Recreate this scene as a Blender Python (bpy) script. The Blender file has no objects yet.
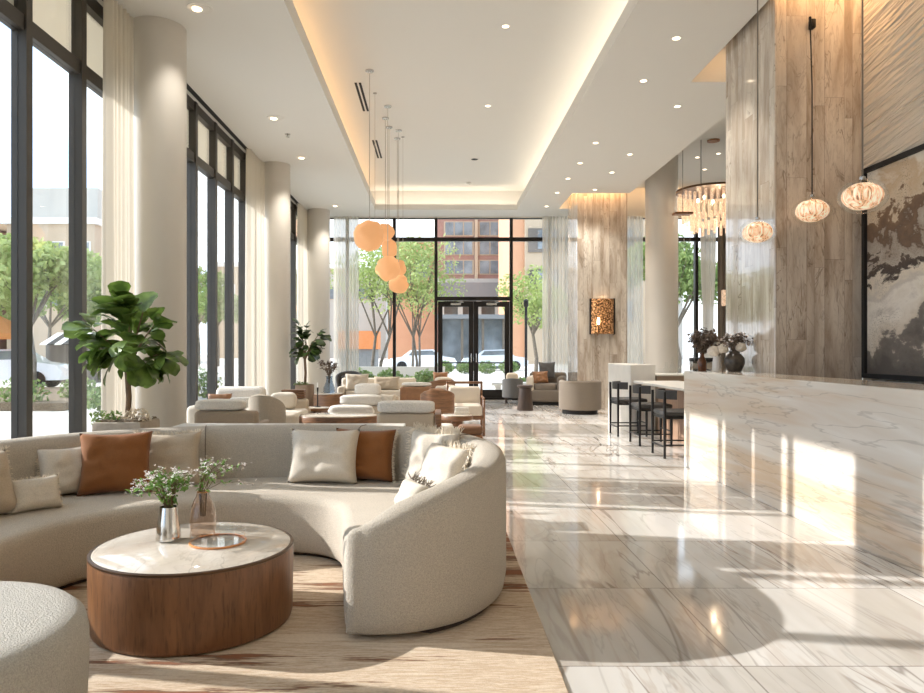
import bpy, bmesh, math, random
from mathutils import Vector, Matrix, noise, Euler
random.seed(7)
PI = math.pi
S = bpy.context.scene
C = S.collection
R = math.radians

# ---------------------------------------------------------------- materials
def col(r, g, b):
    def l(c):
        c /= 255.0
        return c / 12.92 if c <= 0.04045 else ((c + 0.055) / 1.055) ** 2.4
    return (l(r), l(g), l(b), 1.0)

class NT:
    def __init__(self, name):
        self.m = bpy.data.materials.new(name)
        self.m.use_nodes = True
        self.t = self.m.node_tree
        self.t.nodes.clear()
        self.out = self.t.nodes.new('ShaderNodeOutputMaterial')
    def n(self, kind, ins=None, **props):
        nd = self.t.nodes.new('ShaderNode' + kind)
        for k, v in props.items():
            setattr(nd, k, v)
        for k, v in (ins or {}).items():
            s = nd.inputs[k]
            if isinstance(v, bpy.types.NodeSocket):
                self.t.links.new(v, s)
            else:
                s.default_value = v
        return nd
    def math(self, op, a, b=0.0, c=None):
        i = {0: a, 1: b}
        if c is not None: i[2] = c
        return self.n('Math', i, operation=op).outputs[0]
    def vmath(self, op, a, b):
        return self.n('VectorMath', {0: a, 1: b}, operation=op).outputs[0]
    def ramp(self, fac, stops, interp='LINEAR'):
        nd = self.n('ValToRGB', {0: fac})
        cr = nd.color_ramp
        cr.interpolation = interp
        while len(cr.elements) < len(stops): cr.elements.new(0.5)
        for e, (p, c) in zip(cr.elements, stops):
            e.position = p; e.color = c
        return nd.outputs[0]
    def mix(self, f, a, b, blend='MIX'):
        nd = self.n('Mix', data_type='RGBA', blend_type=blend)
        for idx, v in ((0, f), (6, a), (7, b)):
            if isinstance(v, bpy.types.NodeSocket): self.t.links.new(v, nd.inputs[idx])
            else: nd.inputs[idx].default_value = v
        return nd.outputs[2]
    def noise(self, vec, scale, detail=3.0, dist=0.0, rough=0.5):
        return self.n('TexNoise', {'Vector': vec, 'Scale': scale, 'Detail': detail, 'Distortion': dist, 'Roughness': rough}).outputs[0]
    def obj(self):
        return self.n('TexCoord').outputs['Object']
    def map(self, vec, scale=(1, 1, 1), rot=(0, 0, 0), loc=(0, 0, 0)):
        return self.n('Mapping', {'Vector': vec, 'Scale': scale, 'Rotation': rot, 'Location': loc}).outputs[0]
    def finish(self, shader):
        self.t.links.new(shader, self.out.inputs[0])
        return self.m
    def pbr(self, base, rough=0.5, metal=0.0, normal=None, **kw):
        i = {'Base Color': base, 'Roughness': rough, 'Metallic': metal}
        if normal is not None: i['Normal'] = normal
        i.update(kw)
        return self.n('BsdfPrincipled', i).outputs[0]
    def bump(self, h, strength=0.3, dist=0.01):
        return self.n('Bump', {'Height': h, 'Strength': strength, 'Distance': dist}).outputs[0]

def plain(name, c, rough=0.5, metal=0.0, var=0.0, vs=6.0, bump=0.0, bs=60.0, bd=0.004, **kw):
    t = NT(name)
    base = c
    p = t.obj()
    if var > 0:
        f = t.noise(p, vs, 4.0)
        lo = tuple(x * (1 - var) for x in c[:3]) + (1,)
        hi = tuple(min(1, x * (1 + var)) for x in c[:3]) + (1,)
        base = t.ramp(f, [(0.3, lo), (0.7, hi)])
    nm = t.bump(t.noise(p, bs, 3.0), bump, bd) if bump > 0 else None
    return t.finish(t.pbr(base, rough, metal, nm, **kw))

def fabric(name, c, scale=220.0, bump=0.5, var=0.12, bd=0.004, dark=0.72, coarse=0.0):
    t = NT(name)
    p = t.obj()
    f = t.noise(p, scale, 2.0)
    g = t.noise(p, 7.0, 3.0)
    lo = tuple(x * dark for x in c[:3]) + (1,)
    a = t.ramp(f, [(0.36, lo), (0.60, c)])
    hi = tuple(min(1, x * (1 + var)) for x in c[:3]) + (1,)
    b = t.mix(t.math('MULTIPLY', g, 0.5), a, hi)
    h = f
    if coarse > 0:
        k = t.noise(p, coarse, 2.0, 0.3)
        b = t.mix(t.ramp(k, [(0.40, (0.30, 0.30, 0.30, 1)), (0.58, (0, 0, 0, 1))]), b, tuple(x * 0.55 for x in c[:3]) + (1,))
        h = t.math('ADD', f, t.math('MULTIPLY', k, 1.5))
    return t.finish(t.pbr(b, 0.92, 0.0, t.bump(h, bump, bd), **{'Sheen Weight': 0.12}))

def wood(name, c1, c2, sc=(14, 14, 1.2), rough=0.42, fine=6.0):
    t = NT(name)
    p = t.map(t.obj(), sc)
    f = t.noise(p, 1.0, 5.0, 1.2, 0.6)
    g = t.noise(p, fine, 4.0, 0.3, 0.6)
    a = t.ramp(f, [(0.3, c1), (0.7, c2)])
    dk = tuple(x * 0.55 for x in c1[:3]) + (1,)
    b = t.mix(t.ramp(g, [(0.52, (0, 0, 0, 1)), (0.7, (0.75, 0.75, 0.75, 1))]), a, dk)
    return t.finish(t.pbr(b, rough, 0.0, t.bump(g, 0.15, 0.002)))

def vein_mask(t, vec, scale, width, dist=1.0, detail=4.0):
    n = t.noise(vec, scale, detail, dist, 0.55)
    d = t.math('ABSOLUTE', t.math('SUBTRACT', n, 0.5))
    return t.math('SUBTRACT', 1.0, t.n('MapRange', {0: d, 1: 0.0, 2: width, 3: 0.0, 4: 1.0}, interpolation_type='SMOOTHSTEP').outputs[0])

def marble(name, sc, light, mid, tan, vein, rust, tile=None, strips=None, rough=0.12, vstr=0.75, joint=0.003, tint=0.10, coat=0.0, vd=1.0, fine_k=0.5):
    t = NT(name)
    p = t.obj()
    jm = None
    cellrand = None
    if tile:
        tx, ty, ox, oy = tile
        sx = t.n('SeparateXYZ', {0: p})
        u = t.math('DIVIDE', t.math('SUBTRACT', sx.outputs[0], ox), tx)
        v = t.math('DIVIDE', t.math('SUBTRACT', sx.outputs[1], oy), ty)
        cell = t.n('CombineXYZ', {0: t.math('FLOOR', u), 1: t.math('FLOOR', v)}).outputs[0]
        wn = t.n('TexWhiteNoise', {'Vector': cell}, noise_dimensions='3D')
        du = t.math('MULTIPLY', t.math('PINGPONG', u, 0.5), tx)
        dv = t.math('MULTIPLY', t.math('PINGPONG', v, 0.5), ty)
        jm = t.math('LESS_THAN', t.math('MINIMUM', du, dv), joint)
        p2 = t.vmath('ADD', p, t.n('VectorMath', {0: wn.outputs[1], 'Scale': 9.0}, operation='SCALE').outputs[0])
        cellrand = wn.outputs[0]
    elif strips:
        w, h = strips
        sx = t.n('SeparateXYZ', {0: p})
        u = t.math('DIVIDE', t.math('ADD', sx.outputs[0], sx.outputs[1]), w)
        u = t.math('ADD', u, t.math('MULTIPLY', t.math('SINE', t.math('MULTIPLY', u, 2.1)), 0.32))
        fu = t.math('FLOOR', u)
        r1 = t.n('TexWhiteNoise', {'W': fu}, noise_dimensions='1D').outputs[0]
        v = t.math('ADD', t.math('DIVIDE', sx.outputs[2], h), t.math('MULTIPLY', r1, 3.0))
        cell = t.n('CombineXYZ', {0: fu, 1: t.math('FLOOR', v)}).outputs[0]
        wn = t.n('TexWhiteNoise', {'Vector': cell}, noise_dimensions='3D')
        du = t.math('MULTIPLY', t.math('PINGPONG', u, 0.5), w)
        dv = t.math('MULTIPLY', t.math('PINGPONG', v, 0.5), h)
        jm = t.math('LESS_THAN', t.math('MINIMUM', du, dv), joint)
        p2 = t.vmath('ADD', p, t.n('VectorMath', {0: wn.outputs[1], 'Scale': 9.0}, operation='SCALE').outputs[0])
        cellrand = wn.outputs[0]
    else:
        p2 = p
    q = t.map(p2, sc)
    band = t.noise(q, 1.0, 4.0, 0.6, 0.55)
    base = t.ramp(band, [(0.35, tan), (0.47, mid), (0.60, light)])
    fine = t.noise(t.map(q, (3.3, 3.3, 3.3)), 1.0, 5.0, 0.8, 0.6)
    base = t.mix(t.ramp(fine, [(0.48, (0, 0, 0, 1)), (0.75, (fine_k, fine_k, fine_k, 1))]), base, mid)
    m1 = vein_mask(t, q, 0.9, 0.014, 1.3 * vd)
    gate = t.ramp(t.noise(q, 0.5, 2.0), [(0.42, (0, 0, 0, 1)), (0.6, (1, 1, 1, 1))])
    f1 = t.math('MULTIPLY', m1, t.math('MULTIPLY', gate, vstr))
    base = t.mix(f1, base, vein)
    m2 = vein_mask(t, t.map(q, (1, 1, 1), (0, 0, 0), (5.2, 3.1, 7.7)), 1.5, 0.04, 1.5 * vd)
    base = t.mix(t.math('MULTIPLY', m2, t.math('MULTIPLY', gate, vstr * 0.5)), base, rust)
    m3 = vein_mask(t, t.map(q, (1, 1, 1), (0, 0, 0), (1.2, 13.1, 2.7)), 2.8, 0.02, 0.8 * vd)
    base = t.mix(t.math('MULTIPLY', m3, vstr * 0.28), base, vein)
    if cellrand is not None and tint > 0:
        k = t.n('MapRange', {0: cellrand, 3: 1.0 - tint, 4: 1.0 + tint * 0.3}).outputs[0]
        base = t.n('VectorMath', {0: base, 'Scale': k}, operation='SCALE').outputs[0]
    if jm is not None:
        base = t.mix(t.math('MULTIPLY', jm, 0.55), base, tuple(x * 0.6 for x in vein[:3]) + (1,))
    return t.finish(t.pbr(base, rough, **{'Coat Weight': coat, 'Coat Roughness': 0.03}))

def glass_pane(name, tint=(1, 1, 1, 1), refl=1.0, rough=0.0):
    t = NT(name)
    tr = t.n('BsdfTransparent', {'Color': tint})
    gl = t.n('BsdfGlossy', {'Color': (1, 1, 1, 1), 'Roughness': rough})
    fc = t.n('LayerWeight', {'Blend': 0.5}).outputs['Facing']
    fr = t.math('ADD', t.math('MULTIPLY', t.math('POWER', fc, 4.0), 0.7 * refl), 0.022 * refl)
    mx = t.n('MixShader', {0: fr, 1: tr.outputs[0], 2: gl.outputs[0]})
    return t.finish(mx.outputs[0])

def sheer(name, c, transp=0.3, transl=0.5):
    t = NT(name)
    d = t.n('BsdfDiffuse', {'Color': c})
    tl = t.n('BsdfTranslucent', {'Color': c})
    tr = t.n('BsdfTransparent', {'Color': (1, 1, 1, 1)})
    a = t.n('MixShader', {0: transl, 1: d.outputs[0], 2: tl.outputs[0]})
    b = t.n('MixShader', {0: transp, 1: a.outputs[0], 2: tr.outputs[0]})
    return t.finish(b.outputs[0])

def leafmat(name, c1, c2, transl=0.35, rough=0.4, vs=9.0):
    t = NT(name)
    f = t.noise(t.obj(), vs, 2.0)
    c = t.ramp(f, [(0.35, c1), (0.65, c2)])
    p = t.pbr(c, rough)
    tl = t.n('BsdfTranslucent', {'Color': c})
    return t.finish(t.n('MixShader', {0: transl, 1: p, 2: tl.outputs[0]}).outputs[0])

def glow(name, c, strength, diff=0.5, bs=40.0, bump=0.4, rough=0.7, transl=0.0):
    t = NT(name)
    nm = t.bump(t.noise(t.obj(), bs, 3.0), bump, 0.01)
    base = tuple(x * diff for x in c[:3]) + (1,)
    return t.finish(t.pbr(base, rough, 0.0, nm, **{'Emission Color': c, 'Emission Strength': strength}))

M = {}
M['ceiling'] = plain('ceiling_paint', col(224, 222, 216), 0.9)
M['wall'] = plain('wall_paint', col(222, 216, 205), 0.85)
M['column'] = plain('column_plaster', col(208, 203, 194), 0.6, var=0.03, vs=1.5)
M['mullion'] = plain('bronze_grey_metal', col(76, 72, 67), 0.45, 0.3)
M['doorblack'] = plain('dark_bronze_metal', col(34, 29, 25), 0.4, 0.3)
M['steel'] = plain('brushed_steel', col(200, 198, 194), 0.25, 1.0)
M['glass'] = glass_pane('window_glass')
M['clear'] = glass_pane('clear_glass', (0.98, 0.99, 0.99, 1), 0.9)
M['smokeglass'] = glass_pane('taupe_glass', (0.86, 0.76, 0.69, 1), 2.4, 0.08)
M['amberglass'] = glass_pane('amber_glass', (0.95, 0.68, 0.42, 1), 1.8, 0.03)
M['blueglass'] = glass_pane('blue_grey_glass', (0.55, 0.62, 0.70, 1), 2.0, 0.05)
M['drape'] = sheer('linen_drape', col(226, 219, 206), 0.06, 0.35)
M['sheer'] = sheer('sheer_curtain', col(232, 227, 217), 0.26, 0.5)
M['softdrape'] = sheer('voile_drape', col(226, 219, 206), 0.42, 0.4)
M['blind'] = sheer('roller_fabric', col(222, 216, 203), 0.0, 0.55)
M['floor'] = marble('polished_floor_marble', (1.5, 0.20, 1.0), col(225, 222, 217), col(209, 205, 198), col(189, 182, 172), col(112, 98, 86), col(164, 138, 114), tile=(1.21, 0.97, 1.26, 2.96), rough=0.07, joint=0.004, vstr=0.8)
M['counter'] = marble('reception_marble', (1.0, 0.26, 2.7), col(230, 227, 221), col(216, 209, 199), col(204, 180, 153), col(100, 90, 82), col(190, 140, 100), rough=0.1, vstr=1.0, vd=0.35)
M['pillar'] = marble('strip_travertine', (4.6, 4.6, 1.0), col(216, 207, 194), col(194, 181, 166), col(168, 153, 137), col(112, 94, 78), col(146, 124, 104), strips=(0.125, 1.6), rough=0.11, vstr=0.65, joint=0.0015, tint=0.09, coat=0.7, vd=0.9, fine_k=0.2)
M['tablemarble'] = marble('table_top_marble', (2.2, 1.4, 1.0), col(226, 218, 206), col(212, 202, 188), col(200, 188, 172), col(150, 138, 124), col(190, 170, 146), rough=0.06, vstr=0.5)
M['boucle'] = fabric('boucle_sofa', col(201, 190, 173), 260, 0.8, 0.08, 0.006, 0.7, 150)
M['seatfab'] = fabric('boucle_seat', col(207, 195, 177), 260, 0.7, 0.08, 0.005, 0.75, 150)
M['ottoman'] = fabric('boucle_pouf', col(200, 195, 184), 240, 0.8, 0.08, 0.006, 0.72, 150)
M['creamfab'] = fabric('cream_linen', col(212, 201, 184), 160, 0.3, 0.1, 0.003, 0.85)
M['beigefab'] = fabric('beige_linen', col(188, 172, 150), 160, 0.3, 0.1, 0.003, 0.85)
M['taupefab'] = fabric('taupe_upholstery', col(118, 107, 94), 160, 0.3, 0.1, 0.003, 0.85)
M['sandfab'] = fabric('sand_upholstery', col(160, 143, 123), 160, 0.3, 0.1, 0.003, 0.85)
M['whitefur'] = fabric('white_shearling', col(232, 226, 215), 90, 1.0, 0.05, 0.012, 0.8)
M['rust'] = fabric('rust_linen', col(134, 82, 37), 200, 0.3, 0.15, 0.003, 0.85)
M['rustfringe'] = plain('fringe_yarn', col(224, 212, 192), 0.9)
M['greyfab'] = fabric('slate_fabric', col(92, 90, 88), 160, 0.3, 0.1, 0.003, 0.85)
M['browncloth'] = fabric('brown_throw', col(120, 86, 60), 120, 0.5, 0.1, 0.004, 0.8)
M['leather'] = plain('tan_leather', col(142, 100, 66), 0.5, var=0.18, vs=9, bump=0.2, bs=70)
M['oak'] = wood('stained_oak', col(104, 68, 42), col(138, 95, 61), (9, 9, 1.0), 0.4, 9.0)
M['walnut'] = wood('walnut_veneer', col(110, 77, 52), col(152, 110, 77), (3, 3, 22), 0.4, 3.0)
M['darkwood'] = wood('dark_wood', col(46, 34, 27), col(66, 50, 40), (14, 14, 2), 0.45)
M['barpanel'] = wood('bar_panel', col(150, 118, 96), col(176, 144, 120), (9, 9, 1.0), 0.4)
M['blackmetal'] = plain('black_metal', col(30, 28, 27), 0.4, 0.4)
M['blackleather'] = plain('black_leather', col(52, 50, 48), 0.45, bump=0.15, bs=90)
M['stonepot'] = plain('stone_planter', col(178, 166, 150), 0.85, var=0.12, vs=12, bump=0.5, bs=40, bd=0.01)
M['greyblock'] = plain('pale_stone', col(212, 208, 200), 0.5, var=0.04)
M['soil'] = plain('moss_soil', col(120, 104, 84), 0.95, var=0.4, vs=30, bump=0.8, bs=40, bd=0.02)
M['bark'] = plain('bark', col(120, 98, 76), 0.85, var=0.25, vs=18, bump=0.5, bs=30, bd=0.01)
M['greybark'] = plain('grey_bark', col(112, 102, 90), 0.85, var=0.25, vs=8, bump=0.5, bs=12, bd=0.02)
M['figleaf'] = leafmat('fig_leaf', col(68, 92, 38), col(122, 150, 70), 0.25, 0.35)
M['figleafdark'] = leafmat('dark_fig_leaf', col(40, 54, 24), col(72, 98, 42), 0.12, 0.35)
M['springleaf'] = leafmat('spring_leaf', col(142, 160, 88), col(182, 194, 128), 0.35, 0.6, 1.2)
M['deepleaf'] = leafmat('summer_leaf', col(108, 132, 72), col(148, 168, 100), 0.35, 0.6, 1.2)
M['shrubleaf'] = leafmat('shrub_leaf', col(88, 116, 60), col(140, 160, 96), 0.3, 0.6, 4.0)
M['herbleaf'] = leafmat('herb_leaf', col(96, 140, 60), col(140, 176, 92), 0.3, 0.5, 40.0)
M['dryleaf'] = leafmat('dried_leaf', col(92, 80, 70), col(138, 120, 106), 0.2, 0.8, 40.0)
M['stem'] = plain('stem', col(112, 92, 66), 0.8)
M['blossom'] = plain('white_blossom', col(238, 230, 226), 0.8, **{'Subsurface Weight': 0.0})
M['hydrangea'] = plain('hydrangea', col(236, 226, 210), 0.85, var=0.08, vs=60, bump=1.0, bs=90, bd=0.01)
M['silver'] = plain('polished_silver', col(214, 212, 208), 0.12, 1.0)
M['white_ceramic'] = plain('white_ceramic', col(236, 233, 228), 0.35)
M['urn'] = plain('dark_glazed_clay', col(70, 62, 54), 0.3, var=0.4, vs=25, bump=0.4, bs=30, bd=0.005)
M['brownglass'] = plain('brown_glass', col(92, 54, 30), 0.15, var=0.3, vs=20)
M['amberrim'] = plain('amber_rim', col(222, 152, 98), 0.25)
M['brass'] = plain('brass_rim', col(176, 130, 84), 0.3, 0.9)
M['rimbronze'] = plain('dark_bronze_rim', col(92, 70, 52), 0.35, 0.7)
M['bronze'] = plain('hammered_bronze', col(140, 96, 62), 0.38, 0.85, var=0.4, vs=40, bump=1.0, bs=60, bd=0.01)
M['pebble'] = glow('woven_pebble_shade', col(236, 174, 120), 0.30, 0.9, 60, 0.6)
def core_material():
    t = NT('amber_glass_core')
    p = t.obj()
    f = t.noise(t.map(p, (22, 22, 5)), 1.0, 4.0, 1.2, 0.6)
    c = t.ramp(f, [(0.34, col(140, 100, 68)), (0.45, col(228, 178, 134)), (0.60, col(255, 234, 206))])
    return t.finish(t.pbr(c, 0.25, 0.0, t.bump(f, 0.8, 0.01), **{'Emission Color': c, 'Emission Strength': 0.42}))
M['globecore'] = core_material()
M['bulb'] = glow('warm_bulb', col(255, 226, 186), 9.0, 1.0)
M['dl'] = glow('downlight_lens', col(255, 232, 202), 3.0, 1.0)
def crystal_material():
    t = NT('lit_crystal')
    p = t.obj()
    f = t.noise(t.map(p, (14, 14, 5)), 3.0, 3.0)
    e = t.pbr(col(240, 214, 190), 0.08, 0.0, t.bump(f, 0.8, 0.02), **{'Emission Color': col(255, 222, 188), 'Emission Strength': 0.34})
    tr = t.n('BsdfTransparent', {'Color': (1.0, 0.97, 0.93, 1)})
    return t.finish(t.n('MixShader', {0: t.ramp(f, [(0.40, (0.25, 0.25, 0.25, 1)), (0.6, (0.8, 0.8, 0.8, 1))]), 1: tr.outputs[0], 2: e}).outputs[0])
M['crystal'] = crystal_material()
M['trimwhite'] = plain('white_trim', col(222, 219, 212), 0.6)
M['slotblack'] = plain('black_slot', col(20, 20, 20), 0.7)
M['cord'] = plain('grey_cord', col(120, 114, 106), 0.6)
M['cordclear'] = plain('silver_cord', col(186, 180, 170), 0.5)

def perforated():
    t = NT('perforated_bronze_shade')
    p = t.obj()
    f = t.noise(p, 34.0, 4.0, 0.6)
    sx = t.n('SeparateXYZ', {0: p})
    near = t.n('MapRange', {0: sx.outputs[0], 1: 0.2, 2: -0.2, 3: 0.15, 4: 1.0}).outputs[0]
    c = t.ramp(f, [(0.35, col(70, 46, 30)), (0.5, col(142, 100, 66)), (0.62, col(240, 190, 140))])
    e = t.math('MULTIPLY', t.ramp(f, [(0.46, (0, 0, 0, 1)), (0.62, (1, 1, 1, 1))]), t.math('MULTIPLY', near, 0.55))
    return t.finish(t.pbr(c, 0.35, 0.7, t.bump(f, 0.9, 0.01), **{'Emission Color': col(255, 176, 104), 'Emission Strength': e}))
M['perforated'] = perforated()

def rug_material():
    t = NT('striped_woven_rug')
    p = t.obj()
    q = t.map(p, (0.22, 1.0, 1.0))
    w = t.noise(t.map(p, (0.10, 1.0, 1.0)), 6.5, 6.0, 0.15, 0.72)
    sx = t.n('SeparateXYZ', {0: p})
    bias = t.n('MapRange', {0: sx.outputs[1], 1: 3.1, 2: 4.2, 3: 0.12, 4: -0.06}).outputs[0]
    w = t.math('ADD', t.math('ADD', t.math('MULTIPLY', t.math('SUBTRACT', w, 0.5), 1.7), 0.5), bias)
    cream, sand, brown, rust = col(216, 199, 176), col(190, 166, 139), col(122, 95, 75), col(142, 90, 60)
    a = t.ramp(w, [(0.33, rust), (0.38, brown), (0.43, sand), (0.50, cream), (0.56, sand), (0.60, cream), (0.66, sand), (0.76, cream)])
    st = t.noise(t.map(p, (70.0, 60.0, 1.0)), 1.0, 3.0, 0.0, 0.7)
    b = t.mix(t.ramp(st, [(0.45, (0, 0, 0, 1)), (0.8, (0.22, 0.22, 0.22, 1))]), a, brown)
    wv = t.noise(t.map(p, (160.0, 160.0, 1.0)), 1.0, 2.0)
    return t.finish(t.pbr(b, 0.95, 0.0, t.bump(wv, 0.5, 0.004)))
M['rug'] = rug_material()

def relief_material():
    t = NT('carved_plaster')
    p = t.map(t.obj(), (1, 1, 1), (R(10), 0, 0))
    wv = t.noise(t.map(p, (1, 1.1, 15.0)), 1.0, 2.0, 1.1, 0.45)
    fine = t.noise(t.map(p, (1, 3.0, 34.0)), 1.0, 2.0, 0.6, 0.5)
    h = t.math('ADD', wv, t.math('MULTIPLY', fine, 0.35))
    return t.finish(t.pbr(col(210, 201, 187), 0.85, 0.0, t.bump(h, 1.0, 0.07)))
M['relief'] = relief_material()

def art_material():
    t = NT('abstract_canvas')
    p = t.obj()
    sx = t.n('SeparateXYZ', {0: p})
    n1 = t.noise(t.map(p, (1.0, 1, 1.3)), 1.7, 6.0, 0.5, 0.58)
    n2 = t.noise(t.map(p, (1.3, 1, 2.2), (0, R(-25), 0), (3, 1, 2)), 3.6, 6.0, 0.3, 0.65)
    v = t.math('ADD', t.math('DIVIDE', sx.outputs[2], 2.02), t.math('MULTIPLY', t.math('SUBTRACT', n1, 0.5), 0.75))
    v = t.math('ADD', v, t.math('MULTIPLY', t.math('SUBTRACT', n2, 0.5), 0.28))
    v = t.math('SUBTRACT', v, t.math('MULTIPLY', sx.outputs[0], 0.07))
    a = t.ramp(v, [(0.02, col(92, 86, 80)), (0.14, col(120, 112, 104)), (0.17, col(206, 194, 176)), (0.30, col(228, 221, 209)), (0.37, col(200, 191, 180)), (0.45, col(222, 211, 192)),
                   (0.475, col(66, 57, 51)), (0.54, col(84, 70, 60)), (0.555, col(178, 168, 156)), (0.64, col(160, 148, 134)), (0.66, col(104, 84, 68)), (0.73, col(126, 100, 78)), (0.75, col(208, 192, 168)), (0.86, col(196, 172, 142)), (0.95, col(224, 214, 198))])
    sp = t.noise(p, 70.0, 4.0)
    g = t.noise(p, 2.2, 2.0)
    f = t.math('MULTIPLY', t.ramp(sp, [(0.52, (0, 0, 0, 1)), (0.66, (0.7, 0.7, 0.7, 1))]), t.ramp(g, [(0.45, (0, 0, 0, 1)), (0.6, (1, 1, 1, 1))]))
    c = t.mix(f, a, col(112, 100, 88))
    return t.finish(t.pbr(c, 0.75, 0.0, t.bump(n2, 0.2, 0.01)))
M['art'] = art_material()

# ---------------------------------------------------------------- mesh builder
class MB:
    def __init__(self):
        self.v, self.f = [], []
    def add(self, vs, fs, mtx=None):
        b = len(self.v)
        for p in vs:
            p = Vector(p)
            self.v.append(mtx @ p if mtx is not None else p)
        for f in fs:
            self.f.append([i + b for i in f])
        return self
    def box(self, x0, x1, y0, y1, z0, z1, mtx=None):
        vs = [(x, y, z) for z in (z0, z1) for y in (y0, y1) for x in (x0, x1)]
        return self.add(vs, [(0, 2, 3, 1), (4, 5, 7, 6), (0, 1, 5, 4), (2, 6, 7, 3), (0, 4, 6, 2), (1, 3, 7, 5)], mtx)
    def rbox(self, x0, x1, y0, y1, z0, z1, r=0.02, seg=3, mtx=None):
        bm = bmesh.new()
        bmesh.ops.create_cube(bm, size=1.0)
        for v in bm.verts:
            v.co = Vector(((x0 + x1) / 2 + v.co.x * (x1 - x0), (y0 + y1) / 2 + v.co.y * (y1 - y0), (z0 + z1) / 2 + v.co.z * (z1 - z0)))
        bmesh.ops.bevel(bm, geom=bm.edges[:], offset=r, segments=seg, profile=0.5, affect='EDGES')
        bm.verts.ensure_lookup_table(); bm.verts.index_update()
        self.add([v.co.copy() for v in bm.verts], [[v.index for v in f.verts] for f in bm.faces], mtx)
        bm.free()
        return self
    def soft(self, c, size, e=0.35, wob=0.0, nu=28, nv=18, seed=0.0, mtx=None):
        def pw(a, k): return math.copysign(abs(a) ** k, a)
        vs = []
        for j in range(nv + 1):
            ph = -PI / 2 + PI * j / nv
            for i in range(nu):
                th = 2 * PI * i / nu
                x = pw(math.cos(ph), e) * pw(math.cos(th), e)
                y = pw(math.cos(ph), e) * pw(math.sin(th), e)
                z = pw(math.sin(ph), e)
                k = 1.0
                if wob: k += wob * noise.noise(Vector((x * 1.6 + seed, y * 1.6, z * 1.6)))
                vs.append((c[0] + x * size[0] / 2 * k, c[1] + y * size[1] / 2 * k, c[2] + z * size[2] / 2 * k))
        fs = [(j * nu + i, j * nu + (i + 1) % nu, (j + 1) * nu + (i + 1) % nu, (j + 1) * nu + i) for j in range(nv) for i in range(nu)]
        return self.add(vs, fs, mtx)
    def rings(self, rings, cap=True, closed=True):
        n = len(rings[0]); b = len(self.v)
        for r in rings:
            for p in r: self.v.append(Vector(p))
        for j in range(len(rings) - 1):
            for i in range(n if closed else n - 1):
                k = (i + 1) % n
                self.f.append([b + j * n + i, b + j * n + k, b + (j + 1) * n + k, b + (j + 1) * n + i])
        if cap:
            self.f.append([b + i for i in range(n)][::-1])
            self.f.append([b + (len(rings) - 1) * n + i for i in range(n)])
        return self
    def lathe(self, prof, n=40, c=(0, 0, 0), sx=1.0, sy=1.0, cap=True):
        rs = [[(c[0] + r * sx * math.cos(2 * PI * i / n), c[1] + r * sy * math.sin(2 * PI * i / n), c[2] + z) for i in range(n)] for r, z in prof]
        return self.rings(rs, cap)
    def tube(self, path, r, n=8):
        pts = [Vector(p) for p in path]
        rr = r if isinstance(r, (list, tuple)) else [r] * len(pts)
        rs = []
        t0 = (pts[1] - pts[0]).normalized()
        up = Vector((0, 0, 1)) if abs(t0.z) < 0.9 else Vector((1, 0, 0))
        nx = t0.cross(up).normalized()
        for i, p in enumerate(pts):
            t = (pts[min(i + 1, len(pts) - 1)] - pts[max(i - 1, 0)]).normalized()
            nx = (nx - t * nx.dot(t)).normalized()
            ny = t.cross(nx)
            rs.append([p + (nx * math.cos(2 * PI * k / n) + ny * math.sin(2 * PI * k / n)) * rr[i] for k in range(n)])
        return self.rings(rs)
    def build(self, name, mat, parent=None, smooth=True, merge=False, loc=None, ang=38):
        me = bpy.data.meshes.new(name)
        me.from_pydata([tuple(p) for p in self.v], [], self.f)
        bm = bmesh.new(); bm.from_mesh(me)
        if merge: bmesh.ops.remove_doubles(bm, verts=bm.verts, dist=1e-5)
        bmesh.ops.recalc_face_normals(bm, faces=bm.faces)
        bm.to_mesh(me); bm.free()
        if smooth:
            me.polygons.foreach_set('use_smooth', [True] * len(me.polygons))
            me.set_sharp_from_angle(angle=R(ang))
        me.materials.append(M[mat] if isinstance(mat, str) else mat)
        o = bpy.data.objects.new(name, me)
        C.objects.link(o)
        if parent is not None: o.parent = parent
        if loc is not None: o.location = loc
        return o

def tag(o, label=None, cat=None, group=None, kind=None):
    if label: o['label'] = label
    if cat: o['category'] = cat
    if group: o['group'] = group
    if kind: o['kind'] = kind
    return o
def thing(name, label, cat, loc=(0, 0, 0), rz=0.0, group=None):
    o = bpy.data.objects.new(name, None)
    o.empty_display_size = 0.1
    C.objects.link(o)
    o.location = loc; o.rotation_euler = (0, 0, rz)
    return tag(o, label, cat, group)
def kids(o):
    return [c for c in list(C.objects) if c.parent == o]
def dup(o, loc=None, rz=None, label=None, group=None, parent=None):
    c = o.copy(); C.objects.link(c)
    if parent is not None: c.parent = parent
    for ch in kids(o): dup(ch, parent=c)
    if loc is not None: c.location = loc
    if rz is not None: c.rotation_euler = (c.rotation_euler[0], c.rotation_euler[1], rz)
    if label: c['label'] = label
    if group: c['group'] = group
    return c
def struct(o, label=None):
    o['kind'] = 'structure'
    if label: o['label'] = label
    return o
SUN_E, SKY_E, EXPO = 4.4, 1.7, 0.60
# ---------------------------------------------------------------- room shell
D = 18.7          # back glass wall
ZL, ZH, ZB = 4.75, 5.30, 5.50
def slab(name, boxes, mat, label=None):
    m = MB()
    for b in boxes: m.box(*b)
    return struct(m.build(name, mat, smooth=False), label)

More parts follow.
